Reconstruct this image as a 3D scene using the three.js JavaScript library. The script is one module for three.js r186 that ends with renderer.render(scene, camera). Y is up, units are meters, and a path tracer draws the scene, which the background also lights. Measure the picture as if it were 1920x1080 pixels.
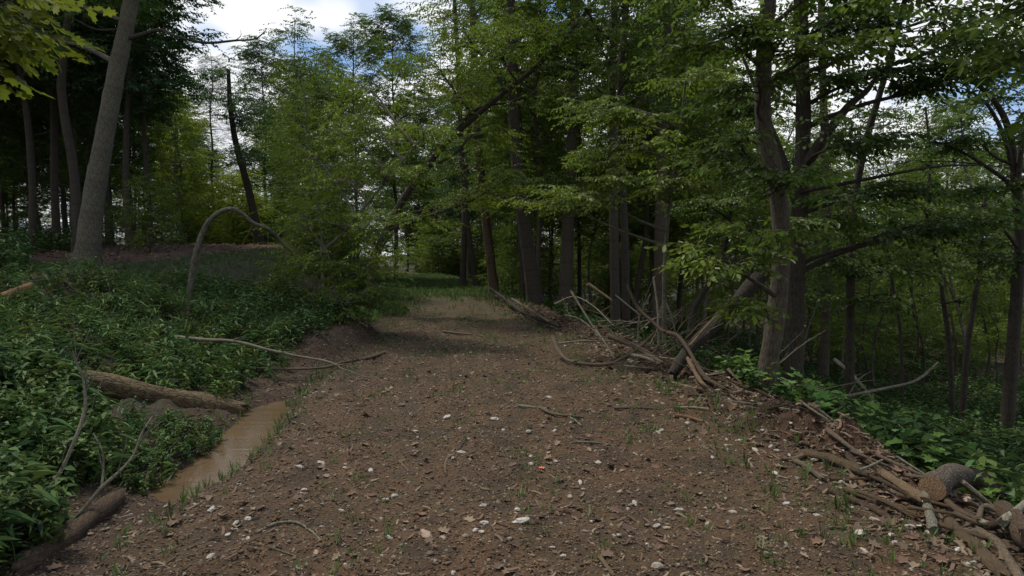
import * as THREE from 'three';
import { createNoise2D, createNoise3D } from 'simplex-noise';

// ------------------------------------------------------------------ camera, sky, sun, exposure
const scene = new THREE.Scene();
const PITCH = -3.2 * Math.PI / 180, EYE = 1.7, FOCAL = 1251;
const camera = new THREE.PerspectiveCamera(2 * Math.atan(540 / FOCAL) * 180 / Math.PI, 16 / 9, 0.05, 900);
camera.position.set(0, EYE, 0);
camera.rotation.set(PITCH, 0, 0);
const renderer = new THREE.WebGLRenderer({ antialias: true });
renderer.toneMapping = THREE.LinearToneMapping;
renderer.toneMappingExposure = 1.12;
renderer.shadowMap.enabled = true;

function mulberry(seed) { let a = seed | 0; return () => { a = (a + 0x6d2b79f5) | 0; let t = Math.imul(a ^ (a >>> 15), 1 | a); t = (t + Math.imul(t ^ (t >>> 7), 61 | t)) ^ t; return ((t ^ (t >>> 14)) >>> 0) / 4294967296; }; }
const noise2 = createNoise2D(mulberry(11)), noise3 = createNoise3D(mulberry(12));
const clamp = (x, a = 0, b = 1) => Math.min(b, Math.max(a, x));
const smooth = (a, b, x) => { const t = clamp((x - a) / (b - a)); return t * t * (3 - 2 * t); };
const lerp = (a, b, t) => a + (b - a) * t;
const fbm2 = (x, y, o = 4) => { let s = 0, a = 0.5, f = 1; for (let i = 0; i < o; i++) { s += a * noise2(x * f, y * f); a *= 0.5; f *= 2.03; } return s; };
const fbm3 = (x, y, z, o = 4) => { let s = 0, a = 0.5, f = 1; for (let i = 0; i < o; i++) { s += a * noise3(x * f, y * f, z * f); a *= 0.5; f *= 2.03; } return s; };

{ // broken cloud over blue, the same all round
  const W = 1024, H = 512, data = new Float32Array(W * H * 4);
  for (let j = 0; j < H; j++) {
    const el = ((j + 0.5) / H - 0.5) * Math.PI, y = Math.sin(el), c = Math.cos(el);
    for (let i = 0; i < W; i++) {
      const az = ((i + 0.5) / W) * 2 * Math.PI, dx = Math.cos(az) * c, dz = Math.sin(az) * c;
      const k = 1 / (Math.max(y, 0) + 0.22), u = dx * k, v = dz * k;
      const n = fbm3(u * 0.8 + 95.7, v * 0.8 - 1.4, 5.5, 6);
      const cover = smooth(-0.34, -0.04, n), thick = smooth(0.12, 0.6, n + 0.2 * noise3(u * 2, v * 2, 9));
      const haze = Math.pow(1 - Math.max(y, 0), 5);
      const blue = [lerp(0.17, 0.52, haze), lerp(0.36, 0.66, haze), lerp(0.72, 0.85, haze)];
      const white = [lerp(0.95, 0.62, thick), lerp(0.96, 0.65, thick), lerp(0.98, 0.71, thick)];
      const o = (j * W + i) * 4;
      for (let q = 0; q < 3; q++) data[o + q] = lerp(blue[q], white[q], cover);
      data[o + 3] = 1;
    }
  }
  const sky = new THREE.DataTexture(data, W, H, THREE.RGBAFormat, THREE.FloatType);
  sky.mapping = THREE.EquirectangularReflectionMapping; sky.magFilter = THREE.LinearFilter; sky.needsUpdate = true;
  scene.background = sky; scene.environment = sky;
}
scene.backgroundIntensity = 1; scene.environmentIntensity = 1;
const sun = new THREE.DirectionalLight(new THREE.Color(1, 0.92, 0.78), 3.0);
sun.name = 'sun';
sun.position.set(-32, 80, -42); sun.target.position.set(0, 0, -12);
sun.castShadow = true; sun.shadow.radius = 14; sun.shadow.mapSize.set(4096, 4096);
Object.assign(sun.shadow.camera, { left: -70, right: 70, top: 70, bottom: -70, near: 1, far: 220 });
scene.add(sun, sun.target);

// ------------------------------------------------------------------ helpers
const V = (x, y, z) => new THREE.Vector3(x, y, z);
const taken = {};
function numbered(n) { const k = taken[n] = (taken[n] ?? -1) + 1; return k ? n + '_' + String(k).padStart(3, '0') : n; }
function tag(o, label, category, group, kind) { o.userData = { label, category }; if (group) o.userData.group = group; if (kind) o.userData.kind = kind; return o; }
function mesh(name, geometry, material, parent, top) {
  const m = new THREE.Mesh(geometry, material); m.name = top ? numbered(name) : name; m.castShadow = m.receiveShadow = true; (parent || scene).add(m); return m;
}
function group(name, label, category, grp) { const g = new THREE.Group(); g.name = numbered(name); scene.add(g); tag(g, label, category, grp); return g; }
// a distance d ahead and a bearing in the photograph's pixels -> a place in the world
const cosP = Math.cos(PITCH), sinP = Math.sin(PITCH);
function at(px, py, d) {
  const x = (px - 960) / FOCAL, y = (540 - py) / FOCAL, yy = y * cosP + sinP, zz = -cosP + y * sinP, k = d / -zz;
  return V(x * k, EYE + yy * k, -d);
}
const table = (rows) => (d) => { if (d <= rows[0][0]) return rows[0][1]; for (let i = 1; i < rows.length; i++) if (d <= rows[i][0]) { const [a, b] = [rows[i - 1], rows[i]]; return lerp(a[1], b[1], (d - a[0]) / (b[0] - a[0])); } const n = rows.length, a = rows[n - 2], b = rows[n - 1]; return b[1] + (d - b[0]) * (b[1] - a[1]) / (b[0] - a[0]); };
const edgeL = table([[-40, -1.6], [0, -2.2], [3.5, -2.28], [5.9, -2.3], [7.6, -2.55], [9.5, -2.75], [12.5, -2.5], [16.4, -3.0], [23.6, -4.7], [42, -8.2], [60, -15], [90, -34]]);
const edgeR = table([[-40, 2.6], [0, 2.75], [3.5, 2.72], [7, 2.5], [11.8, 1.75], [16.4, 0.75], [23.6, -0.6], [42, -4], [60, -10.5], [90, -29]]);
const bumps = [];   // low heaps of turned-up soil on the berm: [x, z, radius, height]
function height(x, z) {
  const d = -z, l = edgeL(d) - x, r = x - edgeR(d);
  let h = 0.02 * noise2(x * 0.6, z * 0.35) + 0.02 * noise2(x * 2.1, z * 1.4) + 0.012 * noise2(x * 5, z * 4) + 0.008 * noise2(x * 12, z * 12);
  const c = (edgeL(d) + edgeR(d)) / 2, s = x - c;
  if (l < 0 && r < 0) h -= 0.035 * (Math.exp(-Math.pow((Math.abs(s) - 0.85) / 0.3, 2))) * (0.6 + 0.4 * noise2(x, z * 0.3));   // wheel ruts
  if (l > -0.6) {
    const ditch = 0.3 * smooth(1.5, 4, d) * (1 - smooth(8.6, 9.6, d)) + 0.7 * smooth(4.5, 5.3, d) * (1 - smooth(7.4, 8.2, d));
    h -= 0.21 * ditch * Math.exp(-Math.pow((l - 0.22) / 0.3, 2));
    if (l > 0) {
      const top = lerp(1.12, 1.95, smooth(10.5, 32, d)) * (1 - 0.75 * smooth(34, 52, d)) * (1 - 0.5 * smooth(2, -14, d));
      const wide = lerp(5.2, 4.2, smooth(10, 20, d));
      const cut = 0.32 * smooth(9.5, 11, d) * (1 - smooth(13.5, 16, d)) * smooth(0.0, 0.5, l);
      h += cut + (top - cut) * smooth(0.35, wide, l) + 0.1 * smooth(0.5, 2, l) * noise2(x * 0.9 + 7, z * 0.9) + 0.05 * smooth(0.3, 1, l) * noise2(x * 2.7, z * 2.7);
      h += 0.06 * clamp(l - 16, 0, 60);
    }
  }
  if (r > -0.5) {
    const near = 1 - smooth(20, 32, d);
    h += (0.13 + 0.07 * noise2(x * 0.9, z * 0.9 + 4) + 0.05 * noise2(x * 3.1, z * 3.1)) * near * (0.55 + 0.45 * smooth(5, 7, d)) * Math.exp(-Math.pow((r - 0.25) / 0.34, 2));
    if (r > 0.3) {
      const q = r - 0.3;
      h += -0.42 * Math.min(q, 2.6) - 0.17 * clamp(q - 2.6, 0, 8) - 0.09 * clamp(q - 10.6, 0, 30) + 0.06 * clamp(q - 62, 0, 100);
      h += 0.09 * smooth(0.5, 2, q) * noise2(x * 0.8, z * 0.8) + 0.35 * smooth(2, 12, q) * noise2(x * 0.12, z * 0.12);
    }
  }
  if (d > 70) h += 0.06 * Math.min(d - 70, 60);
  for (const [bx, bz, br, bh] of bumps) { const q = (x - bx) ** 2 + (z - bz) ** 2; if (q < br * br * 6) h += bh * Math.exp(-q / (br * br)) * (0.75 + 0.4 * noise2(x * 8, z * 8)); }
  return h;
}
function onGround(px, py, lift = 0) {   // where the sight line through that pixel meets the ground
  const dir = at(px, py, 1).sub(V(0, EYE, 0));
  let d = 1.5, step = 0.04;
  for (let i = 0; i < 3000; i++) { const p = dir.clone().multiplyScalar(d); if (EYE + p.y < height(p.x, p.z) + lift) break; d += step; step = Math.max(0.04, d * 0.006); if (d > 200) break; }
  const p = dir.multiplyScalar(d); return V(p.x, height(p.x, p.z) + lift, p.z);
}
for (const [px, py, br, bh] of [[1440, 800, 0.22, 0.26], [1500, 812, 0.2, 0.22], [1585, 845, 0.24, 0.28], [1330, 770, 0.25, 0.1], [1080, 640, 0.4, 0.16], [1000, 590, 0.5, 0.18], [110, 560, 0.8, 0.32], [190, 545, 0.6, 0.2]]) { const p = onGround(px, py); bumps.push([p.x, p.z, br, bh]); }

// ------------------------------------------------------------------ textures
function texture(W, H, f, srgb) {
  const data = new Uint8Array(W * H * 4);
  for (let y = 0; y < H; y++) for (let x = 0; x < W; x++) { const c = f(x / W, y / H, x, y), o = (y * W + x) * 4; for (let k = 0; k < 3; k++) data[o + k] = clamp(c[k]) * 255; data[o + 3] = 255; }
  const t = new THREE.DataTexture(data, W, H); t.wrapS = t.wrapT = THREE.RepeatWrapping; t.magFilter = THREE.LinearFilter; t.minFilter = THREE.LinearMipmapLinearFilter; t.generateMipmaps = true;
  if (srgb) t.colorSpace = THREE.SRGBColorSpace; t.needsUpdate = true; return t;
}
// noise that repeats after one turn in u and v
const wrapNoise = (u, v, fu, fv, seed) => { const a = u * 2 * Math.PI, r = fu / (2 * Math.PI); const t = v * fv; const n = (q) => noise3(Math.cos(a) * r + seed, Math.sin(a) * r - seed, q); const w = smooth(0.8, 1, v); return w ? lerp(n(t), n(t - fv), w) : n(t); };
function barkField(seed, fu, fv) {
  const W = 256, H = 512, f = new Float32Array(W * H);
  for (let y = 0; y < H; y++) for (let x = 0; x < W; x++) {
    const u = x / W, v = y / H, warp = 0.03 * wrapNoise(u, v, 4, 4, seed + 1);
    const r = 1 - Math.abs(wrapNoise(u + warp, v, fu, fv, seed)), r2 = 1 - Math.abs(wrapNoise(u + warp, v, fu * 2.2, fv * 2, seed + 9));
    f[y * W + x] = clamp(1.05 - 0.75 * Math.pow(r, 3) - 0.35 * Math.pow(r2, 4) + 0.18 * wrapNoise(u, v, 60, 60, seed + 3));
  }
  return f;
}
function barkTextures(seed, fu, fv, dark, light, lichen, amount) {
  const f = barkField(seed, fu, fv), W = 256, H = 512;
  const map = texture(W, H, (u, v, x, y) => {
    const k = f[y * W + x], g = smooth(0.62 - amount, 0.9 - amount, 0.5 + 0.5 * wrapNoise(u, v, 6, 6, seed + 20) + 0.3 * wrapNoise(u, v, 30, 30, seed + 21)) * smooth(0.3, 0.6, k);
    return [0, 1, 2].map((q) => lerp(lerp(dark[q], light[q], k), lichen[q], g * 0.7));
  }, true);
  return { map, bumpMap: texture(W, H, (u, v, x, y) => { const k = f[y * W + x]; return [k, k, k]; }) };
}
const fissured = barkTextures(3, 22, 5, [0.24, 0.21, 0.185], [0.50, 0.455, 0.40], [0.50, 0.52, 0.45], 0.05);
const smoothBark = barkTextures(40, 8, 7, [0.34, 0.32, 0.28], [0.50, 0.48, 0.43], [0.60, 0.62, 0.55], 0.22);
const grain = barkTextures(77, 40, 2, [0.40, 0.33, 0.25], [0.70, 0.61, 0.48], [0.60, 0.56, 0.48], 0.1);
const barkMat = (t, tint, bump = 0.012, rough = 0.95) => new THREE.MeshStandardMaterial({ map: t.map, bumpMap: t.bumpMap, bumpScale: bump, color: new THREE.Color().setRGB(...tint), roughness: rough });
const M = {
  bark: barkMat(fissured, [0.66, 0.61, 0.56]), barkDark: barkMat(fissured, [0.4, 0.38, 0.36]), barkBlack: barkMat(fissured, [0.3, 0.285, 0.27]), barkRed: barkMat(fissured, [0.74, 0.58, 0.5]), barkGrey: barkMat(smoothBark, [0.82, 0.8, 0.76], 0.006), barkLean: barkMat(smoothBark, [0.56, 0.52, 0.47], 0.01), barkPole: barkMat(smoothBark, [0.6, 0.57, 0.5], 0.004),
  deadGrey: barkMat(smoothBark, [0.9, 0.84, 0.76], 0.003), deadBrown: barkMat(fissured, [0.78, 0.68, 0.58], 0.004), wood: barkMat(grain, [0.52, 0.465, 0.41], 0.014), woodPale: barkMat(grain, [0.74, 0.68, 0.61], 0.008), woodRed: barkMat(grain, [0.6, 0.42, 0.31], 0.005), mossLog: barkMat(smoothBark, [0.5, 0.36, 0.22], 0.012), rotten: barkMat(fissured, [0.62, 0.45, 0.33], 0.012),
};
const leafMat = (rough = 0.92, trans = 0.5) => new THREE.MeshPhysicalMaterial({ color: 0xffffff, vertexColors: true, roughness: rough, transmission: trans, thickness: 0, side: THREE.DoubleSide, specularIntensity: 0.22 });
const LEAF = leafMat(), HERB = leafMat(0.85, 0.3), GRASS = leafMat(0.9, 0.35);

// ------------------------------------------------------------------ geometry builders
class GB {
  constructor() { this.p = []; this.n = []; this.u = []; this.c = []; this.i = []; }
  vert(x, y, z, nx, ny, nz, u, v) { this.p.push(x, y, z); this.n.push(nx, ny, nz); this.u.push(u, v); return this.p.length / 3 - 1; }
  build(colors) {
    const g = new THREE.BufferGeometry();
    g.setAttribute('position', new THREE.Float32BufferAttribute(this.p, 3)); g.setAttribute('normal', new THREE.Float32BufferAttribute(this.n, 3));
    if (this.u.length) g.setAttribute('uv', new THREE.Float32BufferAttribute(this.u, 2));
    if (this.c.length) g.setAttribute('color', new THREE.Float32BufferAttribute(this.c, 3));
    g.setIndex(this.i); return g;
  }
}
function spline(points, per = 5) {
  if (points.length < 3) { const out = []; for (let k = 0; k <= per; k++) out.push(points[0].clone().lerp(points[1], k / per)); return out; }
  return new THREE.CatmullRomCurve3(points, false, 'centripetal').getPoints((points.length - 1) * per);
}
const UP = V(0, 1, 0);
// a round limb along pts; radius(t, length so far); lump = unevenness as a share of the radius
function tube(g, pts, radius, seg = 6, { lump = 0, cap = true, seed = 0, tile = 0.35, jag = 0, sawn = false } = {}) {
  const n = pts.length, T = new THREE.Vector3(), N = new THREE.Vector3(), B = new THREE.Vector3(), first = g.p.length / 3;
  let len = 0; T.subVectors(pts[1], pts[0]).normalize(); N.crossVectors(Math.abs(T.y) > 0.9 ? V(1, 0, 0.2) : UP, T).normalize();
  const turns = Math.max(1, Math.round(2 * Math.PI * radius(0, 0) / tile));
  for (let k = 0; k < n; k++) {
    if (k) len += pts[k].distanceTo(pts[k - 1]);
    T.subVectors(pts[Math.min(n - 1, k + 1)], pts[Math.max(0, k - 1)]).normalize(); N.addScaledVector(T, -N.dot(T)).normalize(); B.crossVectors(T, N);
    const r = radius(k / (n - 1), len);
    for (let s = 0; s <= seg; s++) {
      const a = (s % seg) / seg * 2 * Math.PI, ca = Math.cos(a), sa = Math.sin(a);
      const nx = N.x * ca + B.x * sa, ny = N.y * ca + B.y * sa, nz = N.z * ca + B.z * sa;
      const rr = r * (lump ? 1 + lump * (noise3(ca * 1.3 + seed, sa * 1.3, len * 2.2) + 0.5 * noise3(ca * 3, sa * 3 + seed, len * 6)) : 1);
      const out = jag && (k === n - 1 || (k === 0 && !sawn)) ? (k ? 1 : -1) * jag * r * (0.3 + 1.2 * noise3(ca * 1.6 + seed, sa * 1.6, k * 3.1) + 0.7 * noise3(ca * 5, sa * 5 + seed, k)) : 0;
      g.vert(pts[k].x + nx * rr + T.x * out, pts[k].y + ny * rr + T.y * out, pts[k].z + nz * rr + T.z * out, nx, ny, nz, s / seg * turns, len / (tile * 2));
    }
  }
  for (let k = 0; k < n - 1; k++) for (let s = 0; s < seg; s++) { const a = first + k * (seg + 1) + s, b = a + seg + 1; g.i.push(a, a + 1, b, a + 1, b + 1, b); }
  if (cap) for (const k of [0, n - 1]) {
    T.subVectors(pts[k ? n - 1 : 0], pts[k ? n - 2 : 1]).normalize(); const c = g.vert(pts[k].x, pts[k].y, pts[k].z, T.x, T.y, T.z, 0.5, 0.5), ring = [];
    for (let s = 0; s < seg; s++) { const q = (first + k * (seg + 1) + s) * 3; ring.push(g.vert(g.p[q], g.p[q + 1], g.p[q + 2], T.x, T.y, T.z, 0.5 + 0.2 * Math.cos(s / seg * 6.283), 0.5 + 0.2 * Math.sin(s / seg * 6.283))); }
    for (let s = 0; s < seg; s++) k ? g.i.push(c, ring[s], ring[(s + 1) % seg]) : g.i.push(c, ring[(s + 1) % seg], ring[s]);
  }
}
// one leaf from o along unit f, with unit normal w; detail 1: a folded diamond, 2: a pointed oval, 3: a broad lobed blade
const sx = new THREE.Vector3();
const OVAL = [[0.26, 0.22], [0.5, 0.5], [0.3, 0.8]], DIAMOND = [[0.5, 0.45]], LOBED = [[0.62, -0.08], [0.42, 0.22], [0.86, 0.42], [0.4, 0.56], [0.46, 0.84], [0.16, 0.8]], LANCE = [[0.42, 0.25], [0.5, 0.5], [0.3, 0.78]];
function leaf(g, o, f, w, L, W, col, shape = DIAMOND, fold = 0.16, curl = 0.12) {
  sx.crossVectors(f, w).normalize();
  const P = (s, t) => { const k = Math.abs(s) * fold * L * 0.5 - curl * L * t * t; return [o.x + f.x * t * L + sx.x * s * W + w.x * k, o.y + f.y * t * L + sx.y * s * W + w.y * k, o.z + f.z * t * L + sx.z * s * W + w.z * k]; };
  const base = g.p.length / 3, n = shape.length, add = (p, side) => { g.p.push(...p); const a = side * fold; g.n.push(w.x - sx.x * a, w.y - sx.y * a, w.z - sx.z * a); g.c.push(...col); };
  for (const side of [1, -1]) {
    const b = g.p.length / 3; add(P(0, 0), side); for (const [s, t] of shape) add(P(s * side, t), side); add(P(0, 1), side);
    for (let k = 0; k < n; k++) side > 0 ? g.i.push(b, b + k + 1, b + k + 2) : g.i.push(b, b + k + 2, b + k + 1);
  }
  return base;
}
const rnd = (R, a, b) => a + (b - a) * R();
function leafColour(R, base, spread = 0.25) { const k = 1 + spread * (R() * 2 - 1), y = spread * 0.6 * (R() - 0.4); return [base[0] * k * (1 + y), base[1] * k, base[2] * k * (1 - y)]; }
// a leafy twig: leaves alternate to both sides, lying roughly in one plane
const _f = new THREE.Vector3(), _w = new THREE.Vector3(), _o = new THREE.Vector3(), _s = new THREE.Vector3(), _u = new THREE.Vector3();
function spray(g, R, o, dir, { n = 11, len = 0.5, L = 0.1, base, shape = DIAMOND, droop = 0.25, wood = null, wide = 0.5, spread = 0.28 }) {
  _u.set((R() - 0.5) * 1.1, 1, (R() - 0.5) * 1.1).addScaledVector(dir, -dir.y).normalize(); _s.crossVectors(dir, _u).normalize(); _u.crossVectors(_s, dir).normalize();
  const tint = leafColour(R, base, spread), sag = -0.18 * len;
  for (let k = 0; k < n; k++) {
    const t = (k + 0.6) / n, side = k === n - 1 ? 0 : k % 2 ? 1 : -1, a = rnd(R, 0.6, 1.2) * side;
    _o.copy(o).addScaledVector(dir, t * len); _o.y += sag * t * t;
    _f.copy(dir).multiplyScalar(Math.cos(a)).addScaledVector(_s, Math.sin(a)).addScaledVector(_u, rnd(R, -droop * 3.2, droop * 0.6)).normalize();
    _w.copy(_u).addScaledVector(_s, rnd(R, -0.75, 0.75)).addScaledVector(dir, rnd(R, -0.6, 0.6)).addScaledVector(_f, -_u.dot(_f)).normalize();
    const l = L * rnd(R, 0.65, 1.2);
    leaf(g, _o, _f, _w, l, l * wide, leafColour(R, tint, 0.16), shape, rnd(R, 0.05, 0.3), rnd(R, 0, 0.25));
  }
  if (wood) tube(wood, [o.clone(), o.clone().addScaledVector(dir, len * 0.5).setY(o.y + dir.y * len * 0.5 + sag * 0.25), _o.clone().copy(o).addScaledVector(dir, len).setY(o.y + dir.y * len + sag)], (t) => 0.0035 * (1.2 - t), 3, { cap: false });
}
const wander = (R, a, b, n, amount) => { const out = [a.clone()], len = a.distanceTo(b); for (let k = 1; k < n; k++) out.push(a.clone().lerp(b, k / n).add(V((R() - 0.5), (R() - 0.5), (R() - 0.5)).multiplyScalar(amount * len))); out.push(b.clone()); return out; };

// ------------------------------------------------------------------ ground
const dirt = (() => {   // crumbs, chips and grit of trodden soil, 2.6 m to a tile
  const S = 1024, h = new Float32Array(S * S), c = new Float32Array(S * S * 3), R = mulberry(5);
  for (let y = 0; y < S; y++) for (let x = 0; x < S; x++) {
    const u = x / S, v = y / S, o = y * S + x, n = wrapNoise(u, v, 12, 12, 2) * 0.5 + wrapNoise(u, v, 44, 44, 7) * 0.5;
    h[o] = 0.3 + 0.12 * n; const k = 0.5 + 0.12 * n; c[o * 3] = k * 0.9; c[o * 3 + 1] = k * 0.87; c[o * 3 + 2] = k * 0.83;
  }
  for (let q = 0; q < 42000; q++) {
    const big = R() < 0.04, r = big ? rnd(R, 4, 7) : rnd(R, 1, 3.6), e = rnd(R, 0.45, 1), a = R() * 3.14, ca = Math.cos(a), sa = Math.sin(a), X = R() * S, Y = R() * S;
    const kind = R(), k = kind < 0.08 ? rnd(R, 0.75, 1) : kind < 0.5 ? rnd(R, 0.5, 0.72) : rnd(R, 0.24, 0.5), warm = kind < 0.08 ? 0 : rnd(R, -0.05, 0.14), top = rnd(R, 0.35, 0.8) * (big ? 1.2 : 1);
    for (let y = -Math.ceil(r); y <= r; y++) for (let x = -Math.ceil(r); x <= r; x++) {
      const m = (x * ca + y * sa) / r, n = (y * ca - x * sa) / (r * e), d = m * m + n * n; if (d > 1) continue;
      const o = ((Math.floor(Y + y) + S) % S) * S + (Math.floor(X + x) + S) % S;
      h[o] = Math.max(h[o], top * (1 - 0.45 * d)); c[o * 3] = k * (1 + warm); c[o * 3 + 1] = k; c[o * 3 + 2] = k * (1 - warm);
    }
  }
  return { map: texture(S, S, (u, v, x, y) => { const o = (y * S + x) * 3; return [c[o], c[o + 1], c[o + 2]]; }), bumpMap: texture(S, S, (u, v, x, y) => { const k = h[y * S + x]; return [k, k, k]; }) };
})();
const mixc = (a, b, t) => [lerp(a[0], b[0], t), lerp(a[1], b[1], t), lerp(a[2], b[2], t)];
function soil(x, z) {
  const d = -z, l = edgeL(d) - x, r = x - edgeR(d), n = fbm2(x * 0.7, z * 0.5, 4), m = fbm2(x * 2.4 + 9, z * 1.8, 3);
  let c = mixc([0.25, 0.168, 0.100], [0.29, 0.168, 0.098], smooth(-0.1, 0.5, n));
  c = mixc(c, [0.185, 0.138, 0.088], smooth(0.05, 0.5, m));
  c = mixc(c, [0.13, 0.092, 0.062], 0.75 * smooth(0.05, 0.42, fbm2(x * 1.1 + 30, z * 0.75, 4)));
  c = mixc(c, [0.33, 0.215, 0.135], 0.6 * smooth(0.15, 0.5, fbm2(x * 1.9 - 30, z * 1.3, 4)));
  const mossy = smooth(-0.1, 0.45, fbm2(x * 0.9 - 4, z * 0.35, 3)) * (0.3 + 0.65 * smooth(6.5, 12, d)) + 0.45 * smooth(12, 19, d) + 0.85 * smooth(17, 25, d) * smooth(0.5, -0.35, n) + 0.5 * smooth(-1.5, -0.6, r) * smooth(0, 0.3, m);
  c = mixc(c, [0.14, 0.155, 0.055], clamp(mossy * (0.6 + 0.5 * m)));
  c = mixc(c, [0.15, 0.19, 0.055], 0.85 * smooth(21, 29, d + 3 * n) * smooth(-9, 0.2, Math.min(0.2, -l)));
  if (l > -0.4) {
    const damp = smooth(-0.35, 0.1, l + 0.15 * n); c = mixc(c, [0.15, 0.095, 0.062], damp);
    c = mixc(c, [0.11, 0.10, 0.05], smooth(0.6, 1.4, l + m));
    const pad = smooth(14, 16, d + 2 * n) * (1 - smooth(34, 37, d)) * smooth(2.2, 3.6, l + n * 1.2) * (1 - smooth(13, 16, l));
    const lane = smooth(17.8, 19.5, d + 1.4 * n);
    c = mixc(c, mixc([0.13, 0.15, 0.05], [0.26, 0.145, 0.10], lane * smooth(5.6, 6.6, l + n + 0.3 * (d - 20))), pad);
    c = mixc(c, [0.09, 0.07, 0.04], smooth(15, 18, l));
  }
  if (r > -0.5) { c = mixc(c, [0.20, 0.12, 0.08], smooth(-0.5, 0.2, r + 0.3 * m)); c = mixc(c, [0.14, 0.105, 0.062], smooth(0.9, 1.8, r + 0.4 * n)); c = mixc(c, [0.36, 0.31, 0.17], smooth(26, 34, r) * smooth(0, 0.3, n) * (1 - smooth(50, 60, r))); }
  if (l > 20 || r > 62 || d > 72) c = mixc(c, [0.09, 0.11, 0.045], 0.8);
  return [c[0] * 0.5, c[1] * 0.435, c[2] * 0.325];
}
{
  const axis = (lo, a, b, hi, s, g1, g2) => { const out = []; for (let x = a; x < b; x += s) out.push(x); let x = b, k = s; while (x < hi) { out.push(x); k *= g2; x += k; } out.push(hi); x = a; k = s; const left = []; while (x > lo) { k *= g1; x -= k; left.push(Math.max(x, lo)); } return [...left.reverse(), ...out]; };
  const xs = axis(-150, -5.5, 5.5, 190, 0.05, 1.05, 1.05), ds = axis(-60, 2.8, 11, 260, 0.05, 1.09, 1.03), g = new GB();
  for (const d of ds) for (const x of xs) {
    const z = -d, y = height(x, z), e = 0.03, nx = (height(x - e, z) - height(x + e, z)), nz = (height(x, z - e) - height(x, z + e)), q = Math.hypot(nx, 2 * e, nz);
    g.vert(x, y, z, nx / q, 2 * e / q, nz / q, x / 2.6, z / 2.6); g.c.push(...soil(x, z));
  }
  const w = xs.length; for (let j = 0; j < ds.length - 1; j++) for (let i = 0; i < w - 1; i++) { const a = j * w + i; g.i.push(a, a + 1, a + w, a + 1, a + w + 1, a + w); }
  const m = mesh('ground', g.build(), new THREE.MeshStandardMaterial({ map: dirt.map, bumpMap: dirt.bumpMap, bumpScale: 0.016, vertexColors: true, roughness: 0.97 }), null, true);
  m.userData = { kind: 'structure', label: 'brown stony dirt track between a weedy bank and falling woodland' };
  console.log('ground', g.i.length / 3);
}
{ // muddy water standing in the ditch
  const g = new GB(), edge = [];
  for (let d = 4.55; d <= 8.15; d += 0.1) edge.push([edgeL(d), d]);
  for (const [x, d] of edge) { const w = 0.34 * Math.min(1, (d - 4.5) * 2) * Math.min(1, (8.3 - d) * 2); for (const s of [-1, -0.33, 0.33, 1]) g.vert(x - 0.22 + s * w, -0.112, -d, 0, 1, 0, x, d); }
  for (let k = 0; k < edge.length - 1; k++) for (let s = 0; s < 3; s++) { const a = k * 4 + s; g.i.push(a, a + 1, a + 4, a + 1, a + 5, a + 4); }
  const rip = texture(128, 128, (u, v) => { const k = 0.5 + 0.3 * wrapNoise(u, v, 5, 5, 3) + 0.12 * wrapNoise(u, v, 14, 14, 6); return [k, k, k]; });
  const silt = texture(128, 128, (u, v) => { const k = 0.88 + 0.1 * wrapNoise(u, v, 4, 4, 13) + 0.05 * wrapNoise(u, v, 16, 16, 16); return [k, k * 0.99, k * 0.97]; });
  const m = mesh('ditch_water', g.build(), new THREE.MeshStandardMaterial({ color: new THREE.Color().setRGB(0.125, 0.083, 0.048), map: silt, roughness: 0.13, bumpMap: rip, bumpScale: 0.003 }), null, true);
  m.userData = { kind: 'structure', label: 'muddy brown water standing in the ditch beside the track' };
}

// ------------------------------------------------------------------ trees
const GREEN = { deep: [0.062, 0.112, 0.018], mid: [0.092, 0.150, 0.019], bright: [0.132, 0.195, 0.021], yellow: [0.172, 0.215, 0.022], cool: [0.054, 0.112, 0.032], pine: [0.040, 0.078, 0.032] };
const scratch = V(0, 0, 0);
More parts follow.
